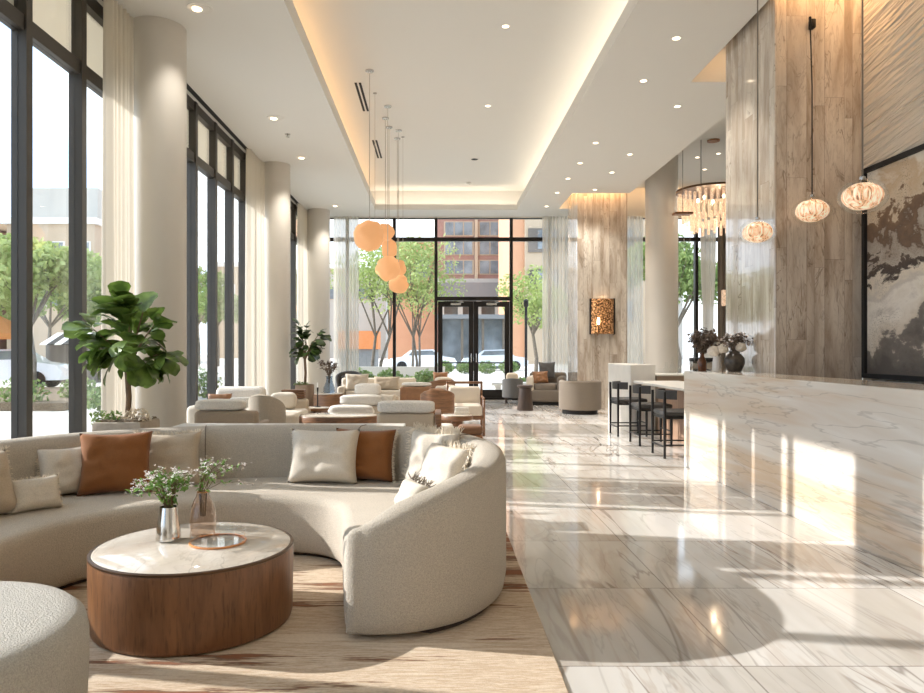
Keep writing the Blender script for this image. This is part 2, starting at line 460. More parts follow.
slab('floor', [(-3.55, 8.3, -6.2, 18.85, -0.15, 0.0)], 'floor', 'polished cream veined marble floor')
slab('ceiling', [
    (-3.55, -1.5, -6.2, 18.85, ZL, 4.82), (-1.5, 2.0, 17.7, 18.85, ZL, 4.82), (-1.5, 2.0, -6.2, -4.5, ZL, 4.82),
    (2.0, 3.0, -6.2, 18.85, ZL, 4.82), (3.0, 3.28, -6.2, 15.85, ZL, 4.82), (3.0, 3.28, 17.6, 18.85, ZL, 4.82),
    (3.28, 4.26, -6.2, 2.5, ZL, 4.82), (3.28, 3.92, 2.5, 6.8, ZL, 4.82),
    (3.28, 4.26, 9.27, 15.85, ZL, 4.82), (3.28, 4.26, 17.6, 18.85, ZL, 4.82)], 'ceiling', 'off white lower ceiling around the recess')
# recess: thin lip, trough, upper ceiling
slab('trim_1', [(-1.54, -1.5, -4.5, 17.74, 4.82, 4.95), (2.0, 2.04, -4.5, 17.74, 4.82, 4.93), (-1.5, 2.0, 17.7, 17.74, 4.82, 4.88),
                (-1.5, 2.0, -4.54, -4.5, 4.82, 4.9)], 'ceiling', 'raised lip round the ceiling recess')
slab('ceiling_recess', [(-2.05, 2.45, -5.0, 18.2, ZH, 5.4), (-2.05, -2.0, -5.0, 18.2, 4.82, ZH), (2.4, 2.45, -5.0, 18.2, 4.82, ZH),
                        (-2.0, 2.4, 18.1, 18.2, 4.82, ZH), (-2.0, 2.4, -5.0, -4.9, 4.82, ZH)], 'ceiling', 'raised ceiling inside the lit recess')
slab('ceiling_bar', [(4.2, 8.3, 8.2, 18.85, ZB, 5.6), (4.22, 4.26, 9.27, 18.85, 4.82, ZB)], 'ceiling', 'high ceiling over the bar')
slab('ceiling_slot', [(2.94, 4.4, 15.8, 17.7, 5.28, 5.36), (2.96, 3.0, 15.8, 17.65, 4.82, 5.3), (3.0, 4.26, 15.81, 15.85, 4.82, 5.3), (3.0, 4.26, 17.6, 17.64, 4.82, 5.3),
                      (3.2, 4.3, 2.4, 9.35, 5.28, 5.36), (3.24, 3.28, 6.8, 9.3, 4.82, 5.3), (3.28, 4.26, 9.27, 9.31, 4.82, 5.3), (3.28, 3.92, 6.76, 6.8, 4.82, 5.3),
                      (3.88, 3.92, 2.46, 6.8, 4.82, 5.3), (3.92, 4.26, 2.46, 2.5, 4.82, 5.3)], 'ceiling', 'lit slot in the ceiling around the stone pillars')
slab('wall_right', [(4.22, 4.42, -6.2, 7.12, 0, 5.36)], 'relief', 'cream wall of carved wavy plaster behind the reception')
slab('wall_bar', [(4.22, 8.3, 8.1, 8.33, 0, 5.6), (8.1, 8.3, 8.33, 18.85, 0, 5.6)], 'wall', 'plain wall beyond the bar')
slab('wall_back', [(-3.55, 4.22, 18.62, 18.85, 4.72, 5.6), (4.22, 8.3, 18.62, 18.85, 4.72, 5.6)], 'wall', 'warm lit wall above the back windows')
slab('wall_front', [(-3.55, 4.42, -6.2, -6.0, 0, 4.8)], 'wall', 'plain wall behind the camera')
slab('baseboard_back', [(-3.4, 8.1, 18.6, 18.8, 0.0, 0.07)], 'doorblack', 'dark sill under the back windows')
slab('baseboard_left', [(-3.48, -3.36, -6.0, 18.7, 0.0, 0.07)], 'mullion', 'dark sill under the left windows')
slab('trim_2', [(-3.28, -3.22, -6.0, 18.5, 4.735, 4.75)], 'slotblack', 'thin black curtain track slot in the ceiling')

# stone pillars
def pillar(name, x0, x1, y0, y1, z1, label):
    o = MB().rbox(x0, x1, y0, y1, -0.02, z1, 0.008, 1).build(name, 'pillar', smooth=False)
    struct(o, label); o['category'] = 'pillar'
pillar('pillar', 3.35, 4.22, 7.12, 8.33, 5.28, 'tall pillar clad in striped stone behind the reception desk')
pillar('pillar', 3.16, 4.28, 16.1, 17.25, 5.28, 'striped stone pillar with a bronze wall lamp near the back windows')
def column(x, y, r, z1, label):
    o = MB().lathe([(r, -0.02), (r, z1)], 64, (x, y, 0)).build('column', 'column')
    struct(o, label); o['category'] = 'column'
column(-2.98, 7.72, 0.29, 4.76, 'round grey column nearest the camera beside the first drape')
column(-2.985, 13.43, 0.265, 4.76, 'second round grey column along the left windows')
column(-2.9, 17.8, 0.275, 4.76, 'round grey column at the far left corner')
column(4.92, 15.7, 0.345, 5.52, 'round grey column rising behind the bar')

# ---------------------------------------------------------------- windows
wn = [0]
def left_bay(y0, y1, blind=True):
    wn[0] += 1
    root = thing('window_%d' % wn[0], 'left window bay number %d counted from behind the camera' % wn[0], 'window', (-3.4, y0, 0))
    root['kind'] = 'structure'
    w = y1 - y0
    m = MB().box(-0.05, 0.07, -0.045, 0.045, 0, ZL)
    m.box(-0.065, -0.05, -0.03, 0.03, 0, ZL)
    m.build('mullion', 'mullion', root, smooth=False)
    f = MB().box(-0.05, 0.05, 0.045, w - 0.045, 3.9, 4.03)
    f.box(-0.05, 0.05, 0.045, w - 0.045, 4.62, ZL)
    f.box(-0.05, 0.04, 0.045, w - 0.045, 0.0, 0.12)
    f.build('crossbar', 'mullion', root, smooth=False)
    MB().box(-0.006, 0.006, 0.045, w - 0.045, 0.12, 3.9).build('pane', 'glass', root, smooth=False)
    MB().box(-0.006, 0.006, 0.045, w - 0.045, 4.03, 4.62).build('pane', 'glass', root, smooth=False)
    if blind:
        MB().box(-0.034, -0.03, 0.05, w - 0.05, 4.03, 4.62).build('roller_blind', 'blind', root, smooth=False)
ys = [-5.9 + 0.92 * i for i in range(13)] + [5.9, 6.82, 7.6, 8.22, 9.12, 10.03, 10.93, 11.83, 12.65, 13.5, 14.4, 15.3, 16.2, 17.1, 18.0, 18.6]
ys = [y for y in ys if y < 5.3] + [y for y in ys if y >= 5.88]
for a, b in zip(ys[:-1], ys[1:]): left_bay(a, b)

def back_bay(x0, x1, z0=0.07, door=False, dark='doorblack', last=False, zt=3.98):
    wn[0] += 1
    root = thing('window_%d' % wn[0], 'back window bay spanning from %.1f metres across' % x0 if False else None, None, (x0, D, 0))
    root['kind'] = 'structure'
    root['label'] = 'tall black framed back window bay ' + back_words[wn[0] - back_start[0] - 1]
    root['category'] = 'window'
    w = x1 - x0
    hw = 0.04
    MB().box(-hw, hw, -0.07, 0.07, 0, ZL).build('mullion', dark, root, smooth=False)
    if last: MB().box(w - hw, w + hw, -0.07, 0.07, 0, ZL).build('mullion', dark, root, smooth=False)
    f = MB()
    f.box(hw, w - hw, -0.05, 0.05, zt + 0.14, zt + 0.24)
    f.box(hw, w - hw, -0.05, 0.05, 4.7, ZL)
    if door: f.box(hw, w - hw, -0.06, 0.06, 2.58, 2.68)
    else: f.box(hw, w - hw, -0.05, 0.05, 0.07, 0.16)
    f.build('crossbar', dark, root, smooth=False)
    zb = 2.68 if door else 0.16
    MB().box(hw, w - hw, -0.006, 0.006, zb, zt + 0.14).build('pane', 'glass', root, smooth=False)
    MB().box(hw, w - hw, -0.006, 0.006, zt + 0.24, 4.7).build('pane', 'glass', root, smooth=False)
    return root
back_start = [wn[0]]
back_words = ['behind the far left sheer curtain', 'left of the pebble lamps', 'between the pebble lamps and the door', 'above the double door',
              'right of the double door', 'behind the right sheer curtain', 'behind the stone pillar', 'between the pillar and the round column', 'behind the round column', 'behind the chandelier', 'at the far right corner', 'at the right end']
xs = [-3.4, -2.3, -1.08, 0.0, 1.95, 2.95, 3.9, 4.62, 5.6, 6.75, 7.5, 8.1]
for i in range(len(xs) - 1):
    back_bay(xs[i], xs[i + 1], door=(i == 3), last=(i == len(xs) - 2))

# double door
def door_leaf(x0, x1, flip, name, label):
    root = thing(name, label, 'door', (x0, D - 0.0, 0.0)); root['kind'] = 'structure'
    w = x1 - x0
    f = MB().box(0, 0.12, -0.03, 0.03, 0.02, 2.56).box(w - 0.12, w, -0.03, 0.03, 0.02, 2.56)
    f.box(0.12, w - 0.12, -0.03, 0.03, 2.42, 2.56).box(0.12, w - 0.12, -0.03, 0.03, 0.02, 0.27)
    fo = f.build('door_frame', 'doorblack', root, smooth=False)
    MB().box(0.12, w - 0.12, -0.006, 0.006, 0.27, 2.42).build('pane', 'glass', root, smooth=False)
    b = MB().tube([(0.1, -0.09, 0.97), (w - 0.1, -0.09, 0.97)], 0.016)
    for xx in (0.1, w - 0.1): b.tube([(xx, -0.02, 0.97), (xx, -0.095, 0.97)], 0.014)
    b.build('push_bar', 'doorblack', fo)
    hx = w - 0.06 if not flip else 0.06
    h = MB().tube([(hx, -0.03, 0.98), (hx, -0.11, 0.99), (hx, -0.12, 1.1), (hx, -0.11, 1.2), (hx, -0.03, 1.21)], 0.014)
    h.build('door_handle', 'steel', fo)
    c = MB().rbox(w / 2 - 0.14, w / 2 + 0.14, -0.1, -0.03, 2.46, 2.52, 0.01, 1)
    c.tube([(w / 2, -0.07, 2.5), (w / 2 + 0.2, -0.2, 2.53), (w / 2 + 0.05, -0.04, 2.54)], 0.008)
    c.build('door_closer', 'steel', root)
door_leaf(0.05, 0.972, False, 'door_1', 'left leaf of the black glazed double door')
door_leaf(0.978, 1.90, True, 'door_2', 'right leaf of the black glazed double door')
slab('trim_3', [(0.0, 1.95, 18.5, 18.9, 0.0, 0.02)], 'steel', 'metal threshold under the double door')

# ---------------------------------------------------------------- curtains
def curtain(name, p0, p1, z0, z1, folds, amp, mat, label, group=None, pinch=0.0):
    a, b = Vector((p0[0], p0[1], 0)), Vector((p1[0], p1[1], 0))
    n = folds * 12
    t = (b - a).normalized(); nr = Vector((-t.y, t.x, 0))
    rows = []
    rnd = random.Random(folds * 31 + int(p0[1] * 7))
    ph = [rnd.uniform(-0.5, 0.5) for _ in range(folds + 2)]
    am = [rnd.uniform(0.7, 1.25) for _ in range(folds + 2)]
    for k in range(9):
        f = k / 8; z = z0 + (z1 - z0) * f
        row = []
        for i in range(n + 1):
            u = i / n
            j = int(u * folds)
            s = math.sin(u * folds * 2 * PI + ph[j] * 0.5) * amp * am[j] * (1.0 - 0.25 * f)
            s += 0.2 * amp * math.sin(u * folds * 5.3 + f * 2.0)
            uu = 0.5 + (u - 0.5) * (1.0 - pinch * math.exp(-((f - 0.42) / 0.22) ** 2))
            p = a.lerp(b, uu) + nr * s
            row.append((p.x, p.y, z))
        rows.append(row)
    o = MB().rings(rows, cap=False, closed=False)
    o = o.build(name, mat, ang=180)
    return tag(o, label, 'curtain', group)
curtain('drape', (-3.17, 6.92), (-3.13, 7.42), 0.02, 4.72, 6, 0.045, 'drape', 'long linen drape hanging beside the nearest column', None)
curtain('drape', (-3.19, 12.2), (-3.17, 13.15), 0.02, 4.72, 8, 0.045, 'drape', 'long linen drape beside the second column from the camera')
curtain('drape', (-3.2, 16.75), (-3.18, 18.1), 0.02, 4.72, 10, 0.045, 'drape', 'long linen drape beside the far left column')
curtain('sheer_curtain', (-2.62, 18.42), (-1.98, 18.46), 0.02, 4.72, 7, 0.05, 'sheer', 'sheer pleated curtain at the left end of the back windows')
curtain('sheer_curtain', (2.72, 18.4), (3.5, 18.44), 0.02, 4.72, 8, 0.05, 'sheer', 'sheer pleated curtain between the double door and the stone pillar')
curtain('sheer_curtain', (4.66, 18.42), (5.3, 18.42), 0.02, 4.72, 6, 0.05, 'sheer', 'sheer pleated curtain between the stone pillar and the round column')
curtain('drape', (6.72, 18.3), (7.12, 18.3), 0.02, 4.72, 6, 0.05, 'drape', 'tied back drape below the crystal chandelier', None, 0.35)
curtain('drape', (7.12, 18.2), (7.8, 18.15), 0.02, 4.72, 5, 0.05, 'taupefab', 'dark taupe drape at the right edge of the bar windows')

# ---------------------------------------------------------------- ceiling fittings
ords = ['nearest the camera', 'second from the camera', 'third from the camera', 'fourth from the camera', 'fifth from the camera', 'sixth from the camera', 'farthest from the camera']
def downlight(x, y, z, label, proto=[None], energy=14.0, group=None):
    if proto[0] is None:
        t = thing('downlight', label, 'downlight', (x, y, z), 0, group)
        MB().lathe([(0.042, 0.0), (0.062, -0.004), (0.064, -0.001), (0.064, 0.004)], 32, cap=False).build('trim_ring', 'trimwhite', t)
        MB().lathe([(0.04, 0.0), (0.04, -0.003)], 24).build('lens', 'dl', t)
        proto[0] = t
    else:
        t = dup(proto[0], (x, y, z), 0, label, group)
    l = bpy.data.lights.new('downlight_lamp', 'SPOT')
    l.energy = energy; l.color = (1.0, 0.93, 0.84); l.spot_size = R(95); l.spot_blend = 0.6; l.shadow_soft_size = 0.04
    lo = bpy.data.objects.new('downlight_lamp', l); C.objects.link(lo); lo.parent = t
    lo.location = (0, 0, -0.02)
    return t
g1, g2, g3, g4 = 'downlights in the recess', 'downlights in the inner right row', 'downlights in the outer right row', 'downlights over the bar'
DLE = 42.0
for i, (x, y) in enumerate([(0.86, 8.9), (0.85, 11.8)]):
    downlight(x, y, ZH, 'recessed downlight in the raised ceiling, ' + ['nearer to the camera', 'farther from the camera'][i], energy=DLE, group=g1)
for i, y in enumerate([7.97, 9.23, 12.0, 13.3, 14.5, 15.8, 17.3]):
    downlight(2.66, y, ZL, 'recessed downlight in the long row beside the recess, ' + ords[i], energy=DLE, group=g2)
for i, y in enumerate([10.2, 12.7, 14.0, 15.5]):
    downlight(3.42, y, ZL, 'recessed downlight in the row leading to the stone pillar, ' + (ords[i] if i < 3 else 'farthest from the camera'), energy=DLE, group=g3)
for i, (x, y) in enumerate([(5.7, 15.7), (6.04, 15.4), (6.25, 16.75)]):
    downlight(x, y, ZB, 'small downlight in the high bar ceiling, ' + ['left of three', 'right of three', 'lowest of three in the picture'][i], energy=8.0, group=g4)
def square_light(x, y, label, proto=[None]):
    if proto[0] is None:
        t = thing('adjustable_downlight', label, 'downlight', (x, y, ZL), 0, 'adjustable lights in the left ceiling')
        MB().lathe([(0.09, 0.0), (0.125, -0.006), (0.128, 0.002)], 32, cap=False).build('trim_ring', 'trimwhite', t)
        m = MB().lathe([(0.088, 0.0), (0.085, -0.004), (0.02, -0.012)], 24)
        m.build('reflector', 'trimwhite', t)
        MB().lathe([(0.05, -0.013), (0.045, -0.02)], 20, (-0.03, 0, 0)).build('lens', 'dl', t)
        proto[0] = t
    else: t = dup(proto[0], (x, y, ZL), 0, label)
    l = bpy.data.lights.new('downlight_lamp', 'SPOT')
    l.energy = DLE; l.color = (1.0, 0.93, 0.84); l.spot_size = R(100); l.spot_blend = 0.6; l.shadow_soft_size = 0.05
    lo = bpy.data.objects.new('downlight_lamp', l); C.objects.link(lo); lo.parent = t; lo.location = (0, 0, -0.04)
for i, y in enumerate([7.26, 10.7, 12.9, 17.2]):
    square_light(-2.38, y, 'round adjustable ceiling light over the left windows, ' + (ords[i] if i < 3 else 'farthest from the camera'))
sp = thing('sprinkler_head', 'small sprinkler head in the left ceiling between two lights', 'sprinkler', (-2.37, 11.5, ZL))
MB().lathe([(0.045, 0), (0.045, -0.008), (0.02, -0.012)], 20).build('escutcheon', 'steel', sp)
MB().lathe([(0.012, -0.012), (0.012, -0.045), (0.03, -0.047), (0.03, -0.052)], 14).build('deflector', 'steel', sp)
v = thing('ceiling_vent', 'small round dark vent in the raised ceiling', 'vent', (0.81, 15.1, ZH))
MB().lathe([(0.07, 0.0), (0.1, -0.008), (0.1, 0.002)], 28, cap=False).build('frame', 'trimwhite', v)
MB().lathe([(0.07, -0.002), (0.07, -0.004)], 28).build('grille', 'slotblack', v)
s_ = thing('smoke_detector', 'small white smoke detector at the far end of the raised ceiling', 'detector', (0.78, 17.2, ZH))
MB().lathe([(0.06, 0), (0.06, -0.03), (0.04, -0.045)], 24).build('body', 'trimwhite', s_)
MB().lathe([(0.012, -0.044), (0.012, -0.05)], 10, (0.03, 0, 0)).build('indicator', 'steel', s_)
for k, (y0, y1, lb) in enumerate([(10.75, 12.05, 'black double slot air diffuser in the raised ceiling, nearer'), (13.7, 15.0, 'black double slot air diffuser in the raised ceiling, farther')]):
    d = thing('slot_diffuser', lb, 'vent', (-1.17, y0, ZH), 0, 'slot diffusers')
    MB().box(-0.06, 0.06, 0, y1 - y0, -0.004, 0.002).build('frame', 'trimwhite', d, smooth=False)
    for sx in (-0.032, 0.032):
        MB().box(sx - 0.018, sx + 0.018, 0.01, y1 - y0 - 0.01, -0.008, -0.004).build('slot', 'slotblack', d, smooth=False)

# ---------------------------------------------------------------- lamps of the room (cove strips)
def area(name, loc, size, rot, energy, colr):
    l = bpy.data.lights.new(name, 'AREA'); l.shape = 'RECTANGLE'; l.size, l.size_y = size
    l.energy = energy; l.color = colr
    o = bpy.data.objects.new(name, l); C.objects.link(o)
    o.location = loc; o.rotation_euler = rot
    return o
WARM = (1.0, 0.60, 0.30)
SOFT = (1.0, 0.87, 0.72)
area('cove_strip', (-1.8, 6.6, 4.84), (0.06, 22.0), (PI, R(-22), 0), 42, WARM)
area('cove_strip', (2.2, 6.6, 4.84), (0.06, 22.0), (PI, R(22), 0), 40, SOFT)
area('cove_strip', (0.2, 17.9, 4.84), (3.8, 0.06), (PI, 0, 0), 7, SOFT)
area('slot_strip', (3.7, 15.98, 5.2), (1.1, 0.06), (R(6), 0, 0), 14, WARM)
area('slot_strip', (3.08, 16.7, 5.2), (0.06, 1.0), (0, 0, 0), 10, WARM)
area('slot_strip', (3.8, 6.95, 5.2), (0.8, 0.08), (0, 0, 0), 7, WARM)
area('slot_strip', (3.76, 8.85, 5.2), (0.8, 0.5), (0, 0, 0), 2.5, WARM)
area('slot_strip', (4.08, 4.7, 5.2), (0.08, 4.0), (0, R(-4), 0), 16, WARM)
area('wall_strip', (6.2, 18.3, 5.46), (3.4, 0.08), (R(30), 0, 0), 6, WARM)
# ---------------------------------------------------------------- outside
slab('ground_outside', [(-160, -3.55, -60, 200, -0.25, -0.06), (-3.55, 160, 18.85, 200, -0.25, -0.06), (-3.55, 160, -60, -6.2, -0.25, -0.06)],
     plain('outdoor_paving', col(206, 200, 190), 0.85, var=0.06, vs=0.4), 'pale paving outside the windows')
slab('sun_blocker_outside', [(-4.2, -3.85, 5.42, 6.0, -0.1, 5.2)], 'greyblock', 'added unseen block outside the nearest windows that cuts off part of the sun')  # added out-of-view block, keeps the sun off the near part of the desk
def leaf_cloud(mb, blobs, n, size, seed=0, aspect=0.6):
    rnd = random.Random(seed)
    tot = sum(b[3] * b[4] * b[5] for b in blobs)
    for (bx, by, bz, rx, ry, rz) in blobs:
        k = max(6, int(n * (rx * ry * rz) / tot))
        for _ in range(k):
            while True:
                p = Vector((rnd.uniform(-1, 1), rnd.uniform(-1, 1), rnd.uniform(-1, 1)))
                if 0.25 < p.length < 1.0: break
            c = Vector((bx + p.x * rx, by + p.y * ry, bz + p.z * rz))
            s = size * rnd.uniform(0.6, 1.3)
            q = Euler((rnd.uniform(-1.2, 1.2), rnd.uniform(-1.2, 1.2), rnd.uniform(0, 6.28))).to_matrix()
            a, b_ = q @ Vector((s, 0, 0)), q @ Vector((0, s * aspect, 0))
            up = q @ Vector((0, 0, s * 0.18))
            mb.add([c - a, c - b_ + up, c + a, c + b_ + up], [(0, 1, 2), (0, 2, 3)])
    return mb
def make_tree(name, label, loc, h, spread, leaf, n, size, seed, trunk_h=0.42, stems=1, group='street trees'):
    rnd = random.Random(seed)
    t = thing(name, label, 'tree', loc, 0, group)
    tr = MB(); blobs = []
    for s in range(stems):
        bx, by = (rnd.uniform(-0.25, 0.25), rnd.uniform(-0.2, 0.2)) if stems > 1 else (0, 0)
        top = Vector((bx * 2.2 + rnd.uniform(-0.2, 0.2), by * 2 + rnd.uniform(-0.2, 0.2), h * trunk_h))
        r0 = 0.020 * h / (1.0 + 0.5 * (stems - 1))
        tr.tube([(bx, by, -0.1), (bx * 1.4 + 0.04, by * 1.3, h * trunk_h * 0.5), top], [r0, r0 * 0.8, r0 * 0.65], 8)
        nb = 7 if stems == 1 else 4
        for i in range(nb):
            a = 2 * PI * i / nb + rnd.uniform(-0.4, 0.4)
            rr = spread * rnd.uniform(0.45, 0.8)
            e = Vector((top.x + math.cos(a) * rr, top.y + math.sin(a) * rr, h * rnd.uniform(0.58, 0.92)))
            mid = top.lerp(e, 0.5) + Vector((0, 0, h * 0.05))
            tr.tube([top, mid, e], [r0 * 0.55, r0 * 0.35, r0 * 0.12], 6)
            for _ in range(3):
                e2 = e + Vector((rnd.uniform(-1, 1), rnd.uniform(-1, 1), rnd.uniform(-0.3, 0.9))) * spread * 0.35
                tr.tube([mid, mid.lerp(e2, 0.6), e2], [r0 * 0.25, r0 * 0.15, r0 * 0.06], 5)
            blobs.append((e.x, e.y, e.z, spread * 0.5, spread * 0.5, h * 0.14))
        blobs.append((top.x, top.y, h * 0.86, spread * 0.55, spread * 0.55, h * 0.13))
    tr.build('trunk', 'greybark', t)
    leaf_cloud(MB(), blobs, n, size, seed).build('foliage', leaf, t, smooth=False)
    return t
# left street
make_tree('street_tree', 'leafy green tree outside the nearest left window, nearest the building', (-12.6, 22.5, -0.06), 4.9, 2.2, 'springleaf', 6000, 0.11, 3)
make_tree('street_tree', 'leafy green tree cut by the left edge of the picture', (-15.8, 25.5, -0.06), 5.0, 2.3, 'springleaf', 6000, 0.11, 4)
make_tree('street_tree', 'leafy green tree between the two nearest dark mullions, farther back', (-18.6, 34.5, -0.06), 5.8, 2.4, 'deepleaf', 5000, 0.13, 5)
make_tree('street_tree', 'leafy green tree seen just left of the first drape', (-11.6, 27.0, -0.06), 5.2, 2.2, 'springleaf', 5000, 0.12, 6)
make_tree('street_tree', 'slender tree seen through the window beyond the first column', (-17.5, 53.0, -0.06), 7.5, 2.2, 'deepleaf', 2600, 0.2, 8)
make_tree('street_tree', 'slender tree farther along the street behind the second window group', (-18.2, 60.0, -0.06), 8.0, 2.3, 'deepleaf', 2400, 0.22, 9)
# back street
make_tree('street_tree', 'multi stemmed young tree outside the back windows, left of the pebble lamps', (-2.35, 26.6, -0.06), 5.6, 1.6, 'springleaf', 3300, 0.07, 11, 0.33, 2)
make_tree('street_tree', 'multi stemmed young tree outside the back windows, right below the pebble lamps', (-0.85, 25.6, -0.06), 5.5, 1.5, 'springleaf', 3000, 0.07, 12, 0.33, 3)
make_tree('street_tree', 'small bright tree outside the window right of the double door', (4.15, 30.0, -0.06), 5.0, 1.3, 'springleaf', 2300, 0.085, 13, 0.4)
make_tree('street_tree', 'dense green tree outside the bar window behind the column', (9.6, 28.5, -0.06), 5.9, 1.9, 'deepleaf', 4600, 0.11, 14, 0.35)
make_tree('street_tree', 'green tree outside behind the sheer curtain beside the stone pillar', (7.1, 29.5, -0.06), 5.2, 1.5, 'springleaf', 2400, 0.13, 15, 0.4)

def shrub(loc, r, h, leaf, n, seed, label):
    t = thing('shrub', label, 'shrub', loc, 0, 'planting outside')
    st = MB(); rnd = random.Random(seed)
    for i in range(7):
        a = rnd.uniform(0, 6.28)
        st.tube([(0.03 * math.cos(a), 0.03 * math.sin(a), -0.05), (math.cos(a) * r * 0.5, math.sin(a) * r * 0.5, h * 0.8)], [0.012, 0.005], 5)
    st.build('stems', 'greybark', t)
    leaf_cloud(MB(), [(0, 0, h * 0.5, r, r, h * 0.5)], n, 0.06, seed).build('foliage', leaf, t, smooth=False)
for i, (x, y, r, h, w) in enumerate([(-2.15, 20.3, 0.46, 0.85, 'leftmost, beside the sheer curtain'), (-1.4, 21.3, 0.46, 0.8, 'left of the first black mullion'), (-0.85, 20.2, 0.42, 0.66, 'at the first black mullion'), (-0.3, 21.3, 0.44, 0.8, 'just left of the door'),
                                     (0.5, 41.0, 0.55, 0.75, 'far off behind the left door leaf'), (1.7, 41.5, 0.55, 0.7, 'far off behind the middle of the door'), (2.9, 41.0, 0.55, 0.75, 'far off behind the right door leaf'), (4.2, 41.5, 0.6, 0.8, 'far off right of the door'), (2.6, 22.4, 0.3, 0.5, 'right of the double door'), (3.3, 22.9, 0.34, 0.6, 'behind the right sheer curtain')]):
    shrub((x, y, -0.06), r, h, 'shrubleaf', 800, 40 + i, 'low green shrub outside the back windows, ' + w)
for i, (x, y, r, h, w) in enumerate([(-9.4, 16.4, 0.55, 0.8, 'at the left picture edge'), (-8.9, 18.0, 0.5, 0.7, 'between the two nearest mullions'), (-7.3, 15.8, 0.45, 0.55, 'behind the fig tree'), (-6.6, 20.5, 0.5, 0.9, 'beyond the first column')]):
    shrub((x, y, -0.06), r, h, 'shrubleaf', 380, 60 + i, 'low green shrub outside the left windows, ' + w)
slab('planting_bed_outside', [(-13.5, -8.3, 16.0, 23.0, -0.06, 0.12)], 'soil', 'raised planting bed outside the left windows')
slab('low_wall_outside', [(-6.0, 0.3, 23.6, 23.9, -0.06, 0.75)], plain('pale_render', col(196, 188, 176), 0.8), 'pale low wall behind the shrubs')

def building(name, label, loc, w, dp, h, mat, rows, winmat='winglass', frame='trimwhite', base=None, cornice=True, rz=0.0):
    t = thing(name, label, 'building', loc, rz, None)
    MB().box(0, w, 0, dp, -0.3, h).build('wall', mat, t, smooth=False)
    if cornice: MB().box(-0.3, w + 0.3, -0.3, dp, h, h + 0.7).build('cornice', frame, t, smooth=False)
    for (xa, xb, za, zb, side) in rows:
        if side == 'f':
            f = MB().box(xa - 0.12, xb + 0.12, -0.1, 0.05, za - 0.12, zb + 0.12).build('window_frame', frame, t, smooth=False)
            g = MB()
            n = max(1, round((xb - xa) / 1.3)); st = (xb - xa) / n
            for k in range(n): g.box(xa + k * st + 0.07, xa + (k + 1) * st - 0.07, -0.16, -0.05, za, zb)
            g.build('window_glass', winmat, f, smooth=False)
        else:
            f = MB().box(w - 0.05, w + 0.1, xa - 0.12, xb + 0.12, za - 0.12, zb + 0.12).build('window_frame', frame, t, smooth=False)
            MB().box(w + 0.05, w + 0.16, xa, xb, za, zb).build('window_glass', winmat, f, smooth=False)
    return t
M['winglass'] = plain('building_glass', col(120, 127, 132), 0.15, 0.0, var=0.5, vs=0.6)
M['brick'] = plain('red_brick', col(160, 122, 110), 0.9, var=0.08, vs=2)
M['peach'] = plain('peach_render', col(206, 156, 122), 0.9, var=0.05, vs=0.5)
M['beige'] = plain('beige_render', col(186, 166, 142), 0.9, var=0.05, vs=0.5)
M['pale'] = plain('pale_cladding', col(186, 182, 174), 0.9, var=0.04, vs=0.5)
M['darkfront'] = plain('dark_shopfront', col(104, 96, 88), 0.6, var=0.4, vs=0.5)
M['awninggrey'] = plain('grey_awning', col(128, 128, 128), 0.8)
rw = []
for z in (15.7, 13.3, 10.9):
    rw += [(0.9, 4.4, z, z + 1.6, 'f'), (5.2, 9.2, z, z + 1.6, 'f')]
b = building('apartment_block', 'brick apartment block with rows of windows seen above the double door', (0.2, 90, -0.06), 9.9, 12, 22, 'brick', rw, frame='beige')
MB().box(-0.4, 10.2, -0.9, 0.0, 9.6, 10.2).build('ledge', 'pale', b, smooth=False)
MB().box(-0.3, 10.0, -2.2, 0.0, 7.5, 9.6).build('canopy', 'awninggrey', b, smooth=False)
MB().box(0.1, 9.8, -0.15, 0.0, 0.0, 7.5).build('shopfront', 'darkfront', b, smooth=False)
for k in range(5): MB().box(0.2 + 2.3 * k, 0.8 + 2.3 * k, -1.2, -0.4, 0, 7.5).build('shop_pillar', 'pale', b, smooth=False)
MB().box(4.62, 5.0, -0.5, 0, 10.2, 22).build('pier', 'beige', b, smooth=False)
b = building('office_block', 'peach and beige building seen right of the double door', (7.3, 70, -0.06), 14, 14, 24, 'peach', [], frame='beige')
MB().box(1.3, 13.0, -0.4, 0.0, 0, 24).build('facade', 'beige', b, smooth=False)
for k in range(3):
    for z in (4.0, 6.9, 10.8):
        fr = MB().box(1.6 + 3.6 * k, 4.6 + 3.6 * k, -0.55, -0.3, z, z + 2.3).build('window_frame', 'darkfront', b, smooth=False)
        MB().box(2.5 + 3.6 * k, 4.4 + 3.6 * k, -0.62, -0.5, z + 0.3, z + 2.1).build('window_glass', 'winglass', fr, smooth=False)
building('apartment_block', 'low peach building behind the young trees at the back left', (-7.0, 105, -0.06), 6.8, 12, 17, 'peach', [(1.0, 3.0, 12, 14.5, 'f'), (4.0, 6.0, 12, 14.5, 'f')], frame='beige')
building('apartment_block', 'white building behind the peach one at the back left', (-19.5, 122, -0.06), 11.0, 12, 14.5, 'pale', [(1.5, 4.0, 10, 12, 'f'), (6.0, 9.0, 10, 12, 'f')], frame='beige')
building('apartment_block', 'beige corner block with pale upper storey seen through the nearest left window', (-46.5, 78, -0.06), 9.5, 16, 15.0, 'beige',
         [(0.8, 3.0, 10.2, 13.0, 'f'), (4.4, 6.2, 10.2, 13.0, 'f'), (7.4, 9.0, 10.2, 13, 'f'), (0.8, 3.0, 6.2, 8.6, 'f'), (4.4, 6.2, 6.2, 8.6, 'f'), (2, 4, 10, 12.6, 's'), (7, 9.4, 10, 12.6, 's')])
building('penthouse_block', 'pale set back storey on top of the beige corner block', (-45.8, 80, 15.7), 8.2, 12, 3.6, 'pale', [], cornice=False)
